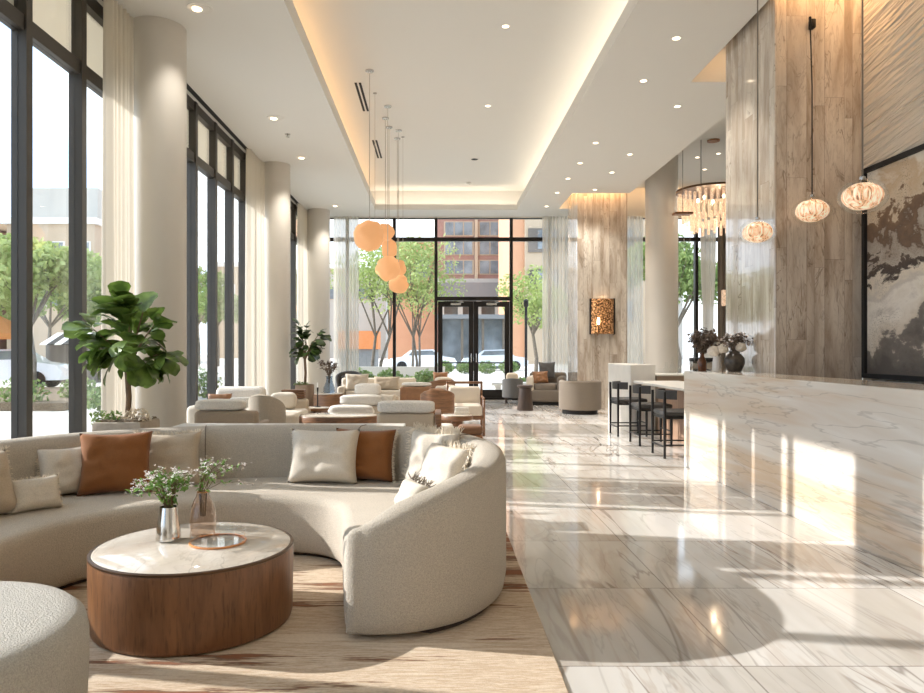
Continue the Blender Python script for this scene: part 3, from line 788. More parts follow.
building('apartment_block', 'reddish brick block cut by the left picture edge', (-63, 76, -0.06), 15.2, 14, 14.5, 'brick', [(12.0, 14.0, 9.5, 12, 'f'), (12.0, 14.0, 5.5, 8, 'f')], frame='beige')
building('apartment_block', 'distant tan building seen beyond the first column', (-36, 118, -0.06), 11, 14, 15, 'beige', [(1.0, 3.0, 9, 12, 'f'), (4.5, 7.0, 9, 12, 'f'), (8, 10, 9, 12, 'f')])
building('apartment_block', 'distant pale building seen through the bar window', (20, 105, -0.06), 16, 14, 12, 'pale', [(1.0, 4.0, 7, 10, 'f'), (6, 9, 7, 10, 'f')], frame='beige')

def car(loc, rz, c, label):
    t = thing('car', label, 'car', loc, rz, 'parked cars')
    body = MB()
    prof = [(-2.15, 0.32), (-2.2, 0.6), (-2.05, 0.82), (-1.35, 0.9), (-0.75, 1.35), (0.7, 1.4), (1.35, 0.95), (2.05, 0.85), (2.2, 0.6), (2.15, 0.32)]
    rs = []
    for yy, k in ((-0.88, 0.0), (-0.8, 1.0), (0.8, 1.0), (0.88, 0.0)):
        rs.append([(x * (0.98 if k == 0 else 1), yy * (0.8 if z > 1.0 else 1), z) for x, z in prof])
    body.rings(rs)
    body.build('body', plain('car_paint', c, 0.25, 0.1, **{'Coat Weight': 0.6}), t)
    MB().rings([[(-0.98, yy, 0.94), (-0.68, yy, 1.29), (0.62, yy, 1.33), (1.02, yy, 0.97)] for yy in (-0.84, 0.84)]).build('windows', 'winglass', t, smooth=False)
    for x in (-1.35, 1.35):
        for y in (-0.86, 0.86):
            MB().rings([[(x + 0.32 * math.cos(a * PI / 10), y + dy, 0.32 + 0.32 * math.sin(a * PI / 10)) for a in range(20)] for dy in (-0.1, 0.1)]).build('wheel', 'slotblack', t)
car((-15.2, 25.2, -0.06), R(12), col(236, 236, 238), 'white parked car at the left edge of the picture')
car((-15.6, 31.5, -0.06), R(12), col(228, 228, 230), 'white parked car between the two nearest dark mullions')
car((-0.9, 47.0, -0.06), R(4), col(234, 234, 236), 'white car in the street left of the double door')
car((3.9, 48.0, -0.06), R(-3), col(214, 216, 220), 'silver car in the street seen through the double door')
# cafe umbrella, striped kiosk, orange hoarding, street lamps
u = thing('cafe_umbrella', 'orange umbrella outside at the left picture edge', 'umbrella', (-14.35, 23.6, -0.06))
MB().tube([(0, 0, 0), (0, 0, 2.3)], 0.03).build('pole', 'blackmetal', u)
MB().lathe([(0.02, 2.5), (0.5, 2.25), (1.0, 1.9), (1.02, 1.72)], 10, cap=False).build('canopy', plain('orange_canvas', col(224, 150, 92), 0.8), u, ang=5)
k_ = thing('kiosk', 'kiosk with a black and white striped awning outside the left windows', 'kiosk', (-15.2, 27.0 + 3.2, -0.06))
MB().box(-0.9, 1.0, -0.5, 0.9, 0, 1.65).build('booth', 'darkfront', k_, smooth=False)
for i in range(7):
    x0 = -1.0 + i * 0.3
    MB().add([(x0, 0.6, 2.1), (x0 + 0.3, 0.6, 2.1), (x0 + 0.42, -1.0, 1.6), (x0 + 0.12, -1.0, 1.6), (x0, 0.6, 2.06), (x0 + 0.3, 0.6, 2.06), (x0 + 0.42, -1.0, 1.56), (x0 + 0.12, -1.0, 1.56)],
             [(0, 1, 2, 3), (7, 6, 5, 4), (3, 2, 6, 7), (0, 4, 5, 1), (0, 3, 7, 4), (1, 5, 6, 2)]).build('awning_stripe', 'slotblack' if i % 2 else 'white_ceramic', k_, smooth=False)
h_ = thing('kiosk', 'orange topped kiosk behind the trees at the back left', 'kiosk', (-3.7, 34.0, -0.06))
MB().box(-0.75, 0.9, -0.5, 1.0, 0, 1.4).build('booth', 'awninggrey', h_, smooth=False)
MB().box(-0.85, 1.0, -0.6, 1.1, 1.4, 2.25).build('roof_panel', plain('orange_panel', col(220, 136, 82), 0.7), h_, smooth=False)
def lamp_post(loc, h, label):
    t = thing('lamp_post', label, 'lamp post', loc)
    MB().tube([(0, 0, 0), (0, 0, h)], 0.05, 10).build('post', 'blackmetal', t)
    MB().lathe([(0.05, h), (0.09, h + 0.05), (0.09, h + 0.25), (0.03, h + 0.3)], 12).build('lantern', 'blackmetal', t)
    MB().lathe([(0.1, -0.02), (0.07, 0.3)], 12).build('foot', 'blackmetal', t)
lamp_post((3.25, 26.0, -0.06), 2.9, 'dark post outside right of the double door')
lamp_post((-15.6, 45.0, -0.06), 3.2, 'dark street lamp seen beyond the first column')
bn = thing('bench', 'pale stone bench on the paving outside the double door', 'bench', (2.1, 21.0, -0.06))
MB().rbox(-0.5, 0.7, -0.2, 0.2, 0.33, 0.42, 0.02).build('seat', 'greyblock', bn, smooth=False)
for x in (-0.3, 0.5): MB().box(x - 0.08, x + 0.08, -0.16, 0.16, 0, 0.33).build('support', 'greyblock', bn, smooth=False)
st = thing('glass_pavilion', 'small glazed shelter in the street seen through the double door', 'shelter', (0.3, 52.0, -0.06))
for x in (0, 1.5, 3.0, 4.5): MB().box(x, x + 0.18, 0, 0.2, 0, 3.6).build('post', 'greybark', st, smooth=False)
MB().box(-0.3, 5.0, -0.6, 2.0, 3.6, 3.9).build('roof', 'awninggrey', st, smooth=False)
MB().box(0.1, 4.6, 0.5, 0.55, 0, 3.6).build('glazing', 'winglass', st, smooth=False)

# ---------------------------------------------------------------- sun and sky
sun = bpy.data.lights.new('sun', 'SUN'); sun.energy = SUN_E; sun.angle = R(0.6); sun.color = (1.0, 0.97, 0.94)
so = bpy.data.objects.new('sun', sun); C.objects.link(so)
so.rotation_euler = Vector((1.0, -0.19, -0.53)).to_track_quat('-Z', 'Y').to_euler()
w = bpy.data.worlds.new('sky'); S.world = w; w.use_nodes = True
nt = w.node_tree; nt.nodes.clear()
o_ = nt.nodes.new('ShaderNodeOutputWorld'); bg = nt.nodes.new('ShaderNodeBackground')
tc = nt.nodes.new('ShaderNodeTexCoord'); mp = nt.nodes.new('ShaderNodeMapping'); mp.inputs['Scale'].default_value = (1.6, 1.6, 3.2)
nz = nt.nodes.new('ShaderNodeTexNoise'); nz.inputs['Scale'].default_value = 2.4; nz.inputs['Detail'].default_value = 6.0; nz.inputs['Distortion'].default_value = 0.4
cr = nt.nodes.new('ShaderNodeValToRGB')
cr.color_ramp.elements[0].position = 0.42; cr.color_ramp.elements[0].color = (0.50, 0.72, 1.0, 1)
cr.color_ramp.elements[1].position = 0.56; cr.color_ramp.elements[1].color = (0.87, 0.94, 1.0, 1)
nt.links.new(tc.outputs['Generated'], mp.inputs[0]); nt.links.new(mp.outputs[0], nz.inputs['Vector'])
nt.links.new(nz.outputs[0], cr.inputs[0]); nt.links.new(cr.outputs[0], bg.inputs[0])
bg.inputs[1].default_value = SKY_E
nt.links.new(bg.outputs[0], o_.inputs[0])

# ---------------------------------------------------------------- camera
cam = bpy.data.cameras.new('camera'); co = bpy.data.objects.new('camera', cam); C.objects.link(co)
co.location = (0, 0, 1.3); co.rotation_euler = (R(90), 0, 0)
cam.sensor_width = 36.0; cam.lens = 720.0 / 924.0 * 36.0
cam.shift_x = (462 - 436) / 924.0; cam.shift_y = 3.5 / 924.0
cam.clip_end = 600
S.camera = co
S.view_settings.view_transform = 'Standard'; S.view_settings.look = 'None'
S.view_settings.gamma = 1.0; S.view_settings.use_curve_mapping = False
S.view_settings.exposure = EXPO
S.cycles.use_denoising = True
S.cycles.max_bounces = 10; S.cycles.diffuse_bounces = 5; S.cycles.glossy_bounces = 4
S.cycles.transparent_max_bounces = 24; S.cycles.transmission_bounces = 6
S.cycles.caustics_reflective = False; S.cycles.caustics_refractive = False
S.cycles.sample_clamp_indirect = 6.0
# ---------------------------------------------------------------- rug
rg = MB().rbox(-3.0, 0.50, 1.2, 5.62, 0.0, 0.012, 0.004, 1)
tag(rg.build('rug', 'rug', smooth=False), 'large striped cream and brown woven rug under the curved sofa', 'rug')

# ---------------------------------------------------------------- curved sofa
def catmull(P, k=6):
    out = []
    n = len(P)
    for i in range(n - 1):
        p0, p1, p2, p3 = P[max(i - 1, 0)], P[i], P[i + 1], P[min(i + 2, n - 1)]
        for j in range(k):
            t = j / k
            out.append(tuple(0.5 * (2 * b + (c - a) * t + (2 * a - 5 * b + 4 * c - d) * t * t + (-a + 3 * b - 3 * c + d) * t ** 3) for a, b, c, d in zip(p0, p1, p2, p3)))
    out.append(tuple(P[-1]))
    return out
ST = [(-2.03, 2.95, -2.88, 2.85, .71), (-2.04, 3.2, -2.88, 3.3, .73), (-2.05, 3.47, -2.82, 3.85, .745), (-2.0, 3.78, -2.6, 4.42, .75), (-1.85, 4.05, -2.27, 4.82, .75),
      (-1.6, 4.28, -1.87, 5.07, .75), (-1.25, 4.45, -1.4, 5.22, .75), (-.95, 4.48, -.85, 5.25, .75), (-.70, 4.40, -.32, 5.16, .75), (-.57, 4.22, .06, 4.94, .75),
      (-.52, 3.97, .32, 4.52, .74), (-.485, 3.75, .39, 4.1, .735), (-.46, 3.56, .34, 3.70, .715), (-.44, 3.43, .18, 3.39, .675), (-.43, 3.35, -.05, 3.22, .60), (-.425, 3.31, -.24, 3.175, .525), (-.42, 3.285, -.325, 3.18, .495)]
sofa = thing('curved_sofa', 'large curved beige boucle sofa wrapping round the wooden table', 'sofa', (0, 0, 0.012))
st = catmull(ST, 6)
SEAT = 0.385
def sect(s, pts, zofs=0.0):
    F, O = Vector((s[0], s[1], 0)), Vector((s[2], s[3], 0))
    W = (O - F).length; d = (O - F) / W
    r = []
    for u, z in pts(W, s[4]): r.append(tuple(F + d * u + Vector((0, 0, z))))
    return r
def bt(W): return min(0.21, W * 0.5)
def seat_pts(W, H):
    b = W - bt(W) + 0.02
    return [(b, 0.025), (0.03, 0.025), (0.008, 0.045), (0.0, 0.12), (0.0, 0.32), (0.008, SEAT - 0.035), (0.03, SEAT - 0.012), (0.07, SEAT), (b * 0.5, SEAT + 0.012), (b, SEAT + 0.012)]
def back_pts(W, H):
    t = bt(W); i0 = W - t; k = min(1.0, t / 0.21)
    return [(i0, 0.025), (i0, SEAT * 0.9), (i0 + 0.015 * k, H - 0.1), (i0 + 0.028 * k, H - 0.05), (i0 + 0.05 * k, H - 0.015), (i0 + 0.09 * k, H), (W - 0.05 * k, H), (W - 0.018 * k, H - 0.015), (W - 0.002, H - 0.05), (W, H - 0.1), (W, 0.10), (W - 0.012, 0.035), (W - 0.03, 0.025)]
MB().rings([sect(s, seat_pts) for s in st]).build('seat', 'seatfab', sofa, ang=50)
rr = [sect(s, back_pts) for s in st]
# rounded arm end
e = st[-1]; cen = Vector((sum(p[0] for p in rr[-1]) / 13, sum(p[1] for p in rr[-1]) / 13, 0))
for k, off in ((0.92, 0.02), (0.7, 0.035), (0.35, 0.045)):
    ring = []
    for p in rr[len(st) - 1]:
        v = Vector((cen.x + (p[0] - cen.x) * k - off, cen.y + (p[1] - cen.y) * k - off * 0.15, 0.05 + (p[2] - 0.05) * (1 - (1 - k) * 0.12)))
        ring.append(tuple(v))
    rr.append(ring)
sofa_back = MB().rings(rr).build('backrest', 'boucle', sofa, ang=50)
def plinth_pts(W, H): return [(0.06, 0.0), (W - 0.05, 0.0), (W - 0.05, 0.035), (0.06, 0.035)]
MB().rings([sect(s, plinth_pts) for s in st[:-14]]).build('plinth', 'darkwood', sofa, smooth=False)
# stitched seams over the backrest
for si in (33, 46, 58):
    s = st[si]
    pts = sect(s, back_pts)[1:11]
    F, O = Vector((s[0], s[1], 0)), Vector((s[2], s[3], 0)); d = (O - F).normalized()
    c0 = F.lerp(O, 0.9) + Vector((0, 0, 0.5))
    path = [Vector(p) + (Vector(p) - c0).normalized() * 0.0015 for p in pts]
    MB().tube(path, 0.0035, 6).build('seam', 'taupefab', sofa_back)

def cushion_mesh(w, h, t, seed, plump=0.42, wr=0.012, n=20):
    rows = []
    m = MB()
    for sgn in (-1, 1):
        b = len(m.v)
        for j in range(n + 1):
            for i in range(n + 1):
                u, v = -1 + 2 * i / n, -1 + 2 * j / n
                x = w / 2 * u * (1 - 0.09 * (1 - v * v))
                z = h / 2 * v * (1 - 0.09 * (1 - u * u)) + h / 2
                th = t / 2 * max(0.0, (1 - u ** 4) * (1 - v ** 4)) ** plump
                e = max(0.0, (1 - u * u) * (1 - v * v)) ** 0.4
                th += wr * e * noise.noise(Vector((u * 2.2 + seed, v * 2.2, sgn * 3.0))) * 2.4
                th += wr * 0.9 * e * (1 - abs(noise.noise(Vector((u * 3.1 + seed * 2, v * 1.3 + u * 1.2, sgn * 5.0)))) * 4)* 0.22
                th += wr * 0.5 * e * noise.noise(Vector((u * 6 + seed, v * 6, sgn)))
                m.v.append(Vector((x, sgn * th, z)))
        for j in range(n):
            for i in range(n):
                a = b + j * (n + 1) + i
                m.f.append([a, a + 1, a + n + 2, a + n + 1])
    return m
def fringe_mesh(w, h, ln, dens, seed, sides='lrtb'):
    rnd = random.Random(seed); m = MB()
    def strand(x, z, dx, dz):
        for _ in range(2):
            a = rnd.uniform(-0.7, 0.7); l = ln * rnd.uniform(0.6, 1.25)
            ex, ez = dx * math.cos(a) - dz * math.sin(a), dx * math.sin(a) + dz * math.cos(a)
            y1 = rnd.uniform(-0.5, 0.5) * l
            m.tube([(x, 0, z), (x + ex * l * 0.5, y1 * 0.6, z + ez * l * 0.5), (x + ex * l, y1, z + ez * l)], [0.003, 0.0028, 0.0016], 4)
    n = int(h / dens)
    for i in range(n + 1):
        v = -1 + 2 * i / n
        xx = w / 2 * (1 - 0.09 * (1 - v * v)) - 0.004; z = h / 2 * v + h / 2
        if 'l' in sides: strand(-xx, z, -1, 0)
        if 'r' in sides: strand(xx, z, 1, 0)
    n = int(w / dens)
    for i in range(n + 1):
        u = -1 + 2 * i / n
        zz = h / 2 * (1 - 0.09 * (1 - u * u)) - 0.004; x = w / 2 * u
        if 't' in sides: strand(x, h / 2 + zz, 0, 1)
        if 'b' in sides: strand(x, h / 2 - zz, 0, -1)
    return m
def pillow(label, loc, w, h, t, mat, lean=20, yaw=0, seed=1, fringe=None, roll=0, group=None, cat='cushion', fl=0.03, dens=0.014, fmat='rustfringe', name='cushion'):
    o = cushion_mesh(w, h, t, seed, wr=0.011 * min(1.0, (min(w, h) / .36) ** 1.5)).build(name, mat, None, merge=True, ang=180)
    o.location = loc
    o.rotation_mode = 'XYZ'
    q = Matrix.Rotation(R(yaw), 4, 'Z') @ Matrix.Rotation(R(-lean), 4, 'X') @ Matrix.Rotation(R(roll), 4, 'Y')
    o.rotation_euler = q.to_euler()
    tag(o, label, cat, group)
    for sd_ in (fringe or ''): fringe_mesh(w, h, fl, dens, seed + ord(sd_), sd_).build('fringe', fmat, o, smooth=False)
    return o
ZS = SEAT + 0.022
G = 'cushions on the curved sofa'
pillow('tan cushion cut by the left picture edge on the curved sofa', (-2.38, 3.77, ZS), .42, .36, .16, 'beigefab', 18, 66, 2, 'tr', group=G)
pillow('small cream lumbar cushion with fringed ends at the left of the sofa', (-2.215, 4.0, ZS), .27, .19, .13, 'creamfab', 22, 48, 3, 'lrt', group=G, fl=.018, dens=.01)
pillow('cream fringed square cushion just left of the large rust cushion', (-2.25, 4.40, ZS), .31, .31, .14, 'creamfab', 20, 42, 4, 'lr', group=G, fl=.022, dens=.01)
pillow('large plain rust brown cushion at the left of the sofa', (-1.985, 4.45, ZS), .43, .40, .16, 'rust', 22, 20, 5, group=G, cat='cushion')
pillow('wide beige cushion with a fringed left edge right of the large rust one', (-1.76, 4.72, ZS), .42, .36, .15, 'beigefab', 18, 16, 6, 'lt', group=G, fl=0.025, dens=.01)
pillow('plump cream cushion in the middle of the sofa back', (-.76, 4.80, ZS), .48, .37, .20, 'creamfab', 16, -6, 7, 'l', group=G, fl=0.012, dens=.01)
pillow('rust cushion with a fringed right edge behind the plump cream cushion', (-.50, 4.89, ZS), .44, .36, .14, 'rust', 12, -14, 8, 'r', group=G, fl=.022, dens=.01)
pillow('fluffy cream cushion with long fringe leaning on the right arm of the sofa', (-.02, 4.34, ZS), .44, .34, .17, 'creamfab', 24, -62, 9, 'lrtb', group=G, fl=0.045, dens=0.008)
pillow('fringed pale cushion behind the fluffy one at the right arm', (-.05, 4.58, ZS), .40, .38, .14, 'creamfab', 12, -42, 10, 'tl', group=G, fl=0.05, dens=0.005)
pillow('small knotted cushion with dark and cream tassels at the front of the right arm', (-.17, 3.97, ZS), .27, .18, .13, 'creamfab', 30, -66, 11, 'lrtb', group=G, fl=0.05, dens=0.018, fmat='taupefab')

# round pouf at the lower left
pf = thing('pouf', 'round pale boucle pouf at the lower left corner of the picture', 'pouf', (-1.66, 2.25, 0.012))
MB().lathe([(0.30, 0.03), (0.47, 0.035), (0.50, 0.06), (0.515, 0.12), (0.52, 0.25), (0.52, 0.34), (0.51, 0.385), (0.48, 0.412), (0.43, 0.422), (0.2, 0.428), (0.0, 0.43)], 72, cap=False).build('body', 'ottoman', pf, ang=60)
MB().lathe([(0.40, 0.0), (0.40, 0.04)], 48).build('base', 'darkwood', pf)

# ---------------------------------------------------------------- coffee table and what stands on it
tb = thing('coffee_table', 'round oak drum coffee table with a pale marble top', 'table', (-1.16, 3.46, 0.012))
MB().lathe([(0.44, 0.0), (0.456, 0.008), (0.462, 0.03), (0.467, 0.325), (0.464, 0.342), (0.447, 0.346)], 96).build('drum', 'oak', tb)
MB().lathe([(0.463, 0.338), (0.467, 0.341), (0.467, 0.349), (0.461, 0.352), (0.451, 0.352), (0.451, 0.338)], 96, cap=False).build('rim', 'rimbronze', tb)
MB().lathe([(0.451, 0.34), (0.451, 0.351), (0.448, 0.353)], 96).build('table_top', 'tablemarble', tb)
ZT = 0.012 + 0.3535
va = thing('silver_vase', 'shiny silver metal vase holding white flowers on the coffee table', 'vase', (-1.315, 3.54, ZT))
MB().lathe([(0.0, 0.004), (0.054, 0.0), (0.060, 0.006), (0.060, 0.02), (0.052, 0.09), (0.043, 0.15), (0.041, 0.165), (0.038, 0.165), (0.04, 0.15), (0.048, 0.09), (0.055, 0.02)], 48, cap=False).build('body', 'silver', va)
def bouquet(name, label, loc, spread, height, n, seed, leaf, flower, fsize, lean=(0, 0), group=None, droop=0.0, leaves=6, flw=5, lsz=0.012):
    rnd = random.Random(seed)
    t = thing(name, label, 'flowers', loc, 0, group)
    stm, lv, fl = MB(), MB(), MB()
    for i in range(n):
        a = rnd.uniform(0, 6.28); k = rnd.uniform(0.25, 1.0) ** 0.7
        e = Vector((math.cos(a) * spread * k + lean[0] * k, math.sin(a) * spread * k * 0.8 + lean[1] * k, height * (1.0 - 0.55 * k * k * rnd.uniform(0.3, 1.2)) - droop * k * k))
        p0 = Vector((math.cos(a) * 0.012, math.sin(a) * 0.012, -0.12))
        m = Vector((e.x * 0.35, e.y * 0.35, max(e.z, 0.03) * 0.62 + 0.02))
        path = [p0, Vector((math.cos(a) * 0.02, math.sin(a) * 0.02, 0.01)), m, m.lerp(e, 0.6) + Vector((0, 0, 0.01)), e]
        stm.tube(path, [0.002, 0.002, 0.0015, 0.0012, 0.0008], 5)
        for _ in range(leaves):
            f = rnd.uniform(0.1, 0.9)
            c = m.lerp(e, f) if rnd.random() < 0.7 else path[1].lerp(m, f)
            c = c + Vector((rnd.uniform(-1, 1), rnd.uniform(-1, 1), rnd.uniform(-1, 1))) * 0.018
            q = Euler((rnd.uniform(-1, 1), rnd.uniform(-1, 1), rnd.uniform(0, 6.28))).to_matrix()
            s = lsz * rnd.uniform(0.7, 1.5)
            A, B, N = q @ Vector((s, 0, 0)), q @ Vector((0, s * 0.45, 0)), q @ Vector((0, 0, s * 0.2))
            lv.add([c - A, c - B + N, c + A, c + B + N], [(0, 1, 2), (0, 2, 3)])
        for _ in range(flw):
            c = m.lerp(e, rnd.uniform(0.55, 1.05)) + Vector((rnd.uniform(-1, 1), rnd.uniform(-1, 1), rnd.uniform(-.6, 1))) * 0.022
            s = fsize * rnd.uniform(0.7, 1.2)
            for pz in range(5):
                q = Euler((rnd.uniform(-0.7, 0.7), rnd.uniform(-0.7, 0.7), pz * 1.256)).to_matrix()
                fl.add([c, c + q @ Vector((s, -s * 0.45, s * 0.25)), c + q @ Vector((s * 1.35, 0, s * 0.3)), c + q @ Vector((s, s * 0.45, s * 0.25))], [(0, 1, 2, 3)])
    stm.build('stems', 'stem', t)
    lv.build('leaves', leaf, t, smooth=False)
    fl.build('blossoms', flower, t, smooth=False)
    return t
bouquet('flower_spray', 'leafy green spray with small white blossoms in the silver vase', (-1.315, 3.54, ZT + 0.165), 0.2, 0.20, 34, 21, 'herbleaf', 'blossom', 0.0075, (-0.03, 0), None, 0.07, 12, 7, 0.013)
vb = thing('glass_vase', 'fluted taupe glass bottle vase on the coffee table', 'vase', (-1.165, 3.60, ZT))
pr = [(0.0, 0.006), (0.05, 0.002), (0.058, 0.012), (0.064, 0.05), (0.066, 0.09), (0.058, 0.14), (0.042, 0.185), (0.03, 0.21), (0.029, 0.225)]
n = 48
MB().rings([[((r * (1 + 0.03 * (i % 2))) * math.cos(2 * PI * i / n), (r * (1 + 0.03 * (i % 2))) * math.sin(2 * PI * i / n), z) for i in range(n)] for r, z in pr], cap=False).build('body', 'smokeglass', vb)
MB().lathe([(0.026, 0.222), (0.03, 0.226), (0.03, 0.23), (0.026, 0.23)], 32, cap=False).build('neck_rim', 'brass', vb)
bouquet('flower_spray', 'thin flowering branches in the taupe glass vase', (-1.165, 3.60, ZT + 0.225), 0.15, 0.17, 14, 23, 'herbleaf', 'blossom', 0.0075, (0.13, 0.02), None, 0.03, 8, 7, 0.012)
tr = thing('glass_tray', 'round clear glass tray with an amber rim on the coffee table', 'tray', (-1.06, 3.50, ZT))
MB().lathe([(0.0, 0.003), (0.128, 0.003), (0.13, 0.006), (0.0, 0.006)], 64, cap=False).build('base', 'clear', tr)
MB().lathe([(0.13, 0.003), (0.132, 0.055), (0.129, 0.055), (0.127, 0.006)], 64, cap=False).build('side_wall', 'clear', tr)
MB().lathe([(0.126, 0.001), (0.1345, 0.001), (0.1355, 0.007), (0.1345, 0.010), (0.126, 0.009)], 64, cap=False).build('amber_rim', 'amberrim', tr)
tl = thing('glass_tumbler', 'small clear glass tumbler standing in the tray', 'glass', (-1.03, 3.54, ZT + 0.0065))
MB().lathe([(0.0, 0.004), (0.03, 0.0), (0.034, 0.01), (0.036, 0.075), (0.034, 0.075), (0.031, 0.012), (0.0, 0.008)], 32, cap=False).build('body', 'clear', tl)
MB().lathe([(0.034, 0.074), (0.0365, 0.0745), (0.0365, 0.078), (0.034, 0.078)], 32, cap=False).build('lip', 'clear', tl)

# console behind the sofa
cs = thing('console_table', 'narrow stone topped console behind the curved sofa back', 'table', (-1.12, 5.56, 0))
MB().rbox(-0.88, 0.88, -0.14, 0.14, 0.69, 0.72, 0.004, 1).build('table_top', 'greyblock', cs, smooth=False)
for x in (-0.8, 0.8): MB().rbox(x - 0.03, x + 0.03, -0.1, 0.1, 0.0, 0.69, 0.004, 1).build('leg', 'darkwood', cs, smooth=False)

# ---------------------------------------------------------------- fig trees
def fig(label, loc, trunk_z0, crown, n, seed, leaf, size, pot):
    rnd = random.Random(seed)
    t = thing('fiddle_leaf_fig', label, 'plant', loc)
    pot(t)
    cz0, cz1, rx, ry = crown
    tr = MB(); lv = MB()
    cc = Vector((0.05, 0, (cz0 + cz1) / 2))
    tr.tube([(0, 0, trunk_z0 - 0.1), (0.015, 0, trunk_z0 + 0.2), (0, 0, cz0 + 0.15), (0.02, 0, cc.z)], [0.026, 0.024, 0.022, 0.016], 10)
    h = (cz1 - cz0) / 2
    for b in range(11):
        a = 2 * PI * b / 11 + rnd.uniform(-.3, .3); el = rnd.uniform(-0.5, 1.2)
        e = cc + Vector((math.cos(a) * math.cos(el) * rx * 0.75, math.sin(a) * math.cos(el) * ry * 0.75, math.sin(el) * h * 0.75))
        s0 = Vector((0.005, 0, cz0 + 0.1 + 0.25 * h * rnd.random()))
        tr.tube([s0, s0.lerp(e, 0.5) + Vector((0, 0, 0.03)), e], [0.011, 0.008, 0.004], 6)
        k = n // 11
        for i in range(k):
            f = rnd.uniform(0.35, 1.05)
            c = s0.lerp(e, f)
            out = (c - cc); out.z *= 0.7
            d = (out.normalized() * rnd.uniform(0.4, 1.0) + Vector((rnd.uniform(-.7, .7), rnd.uniform(-.7, .7), rnd.uniform(-.6, .7)))).normalized()
            L = size * rnd.uniform(0.7, 1.15); Wd = L * 0.36
            up = Vector((0, 0, 1)) - d * d.z
            up = (up.normalized() if up.length > 0.05 else Vector((1, 0, 0)))
            up = (up + Vector((rnd.uniform(-.5, .5), rnd.uniform(-.5, .5), 0))).normalized()
            sd = d.cross(up).normalized(); up = sd.cross(d).normalized()
            g = len(lv.v)
            prof = [(0.0, 0.03), (0.12, 0.05), (0.2, 0.42), (0.4, 0.7), (0.58, 0.86), (0.76, 1.0), (0.9, 0.78), (1.0, 0.12)]
            for q_, w_ in prof:
                base = c + d * (q_ * L) + up * (0.10 * L * math.sin(q_ * 2.4) - 0.26 * L * q_ * q_)
                wv = 0.02 * L * math.sin(q_ * 17 + i)
                lv.v += [base - sd * Wd * w_ + up * (0.14 * Wd * w_ + wv), base, base + sd * Wd * w_ + up * (0.14 * Wd * w_ - wv)]
            for q in range(len(prof) - 1):
                r0 = g + q * 3
                lv.f += [[r0, r0 + 1, r0 + 4, r0 + 3], [r0 + 1, r0 + 2, r0 + 5, r0 + 4]]
    tr.build('trunk', 'bark', t)
    lv.build('foliage', leaf, t, ang=180)
    return t
def pot_square(t):
    p = MB(); 
    p.rbox(-0.21, 0.21, -0.22, 0.22, 0.0, 0.70, 0.03, 2)
    po = p.build('planter', 'stonepot', t)
    MB().rbox(-0.185, 0.185, -0.195, 0.195, 0.66, 0.712, 0.01, 1).build('soil', 'soil', po, smooth=False)
    leaf_cloud(MB(), [(-0.14, -0.1, 0.73, 0.14, 0.13, 0.06), (-.22, -0.05, 0.69, 0.06, 0.1, 0.06)], 160, 0.02, 5).build('underplanting', 'shrubleaf', po, smooth=False)
    leaf_cloud(MB(), [(0.12, -0.08, 0.735, 0.12, 0.12, 0.07)], 130, 0.02, 15).build('underplanting', 'rustfringe', po, smooth=False)
def pot_round(t):
    po = MB().lathe([(0.15, 0.0), (0.165, 0.02), (0.17, 0.66), (0.16, 0.68), (0.15, 0.66)], 40).build('planter', 'taupepot', t)
    MB().lathe([(0.15, 0.64), (0.0, 0.675)], 24, cap=False).build('soil', 'soil', po)
    leaf_cloud(MB(), [(-0.05, -0.05, 0.69, 0.14, 0.13, 0.05)], 120, 0.022, 6).build('underplanting', 'shrubleaf', po, smooth=False)
M['taupepot'] = plain('taupe_ribbed_pot', col(150, 128, 106), 0.6)
fig('large green fig tree in a rough stone planter beside the nearest column', (-2.66, 6.2, 0), 0.70, (0.98, 1.76, .45, .38), 150, 31, 'figleaf', 0.235, pot_square)
fig('smaller dark fig tree in a round taupe planter by the second column', (-2.37, 13.0, 0), 0.68, (1.0, 1.85, .34, .3), 100, 33, 'figleafdark', 0.2, pot_round)

# ---------------------------------------------------------------- lounge furniture in the middle of the room
def armchair(label, loc, rz, w=0.66, d=0.68, h=0.72, fab='creamfab', shell=None, group='lounge armchairs', seat=0.42, fur=None, legs=True):
    t = thing('armchair', label, 'armchair', loc, rz, group)
    sm = shell or fab
    MB().rbox(-w / 2, w / 2, 0.0, d, 0.10, seat - 0.1, 0.03, 3).build('base', sm, t)
    MB().rbox(-w / 2, w / 2, d - 0.14, d, 0.10, h, 0.04, 4).build('backrest', sm, t)
    for s in (-1, 1):
        x = s * (w / 2 - 0.05)
        MB().rbox(x - 0.05, x + 0.05, 0.02, d - 0.05, 0.10, h - 0.14, 0.035, 3).build('arm', sm, t)
    MB().soft((0, d / 2 - 0.07, seat - 0.03), (w - 0.22, d - 0.16, 0.15), 0.3, 0.03).build('seat_cushion', fab, t, ang=180)
    MB().soft((0, d - 0.2, (seat + h) / 2), (w - 0.24, 0.16, h - seat + 0.02), 0.4, 0.05).build('back_cushion', fab, t, ang=180)
    for sx in (-1, 1):
        for y in (0.07, d - 0.07):
            x = sx * (w / 2 - 0.07)
            MB().tube([(x, y, 0), (x, y, 0.12)], 0.02).build('leg', 'darkwood', t)
    return t
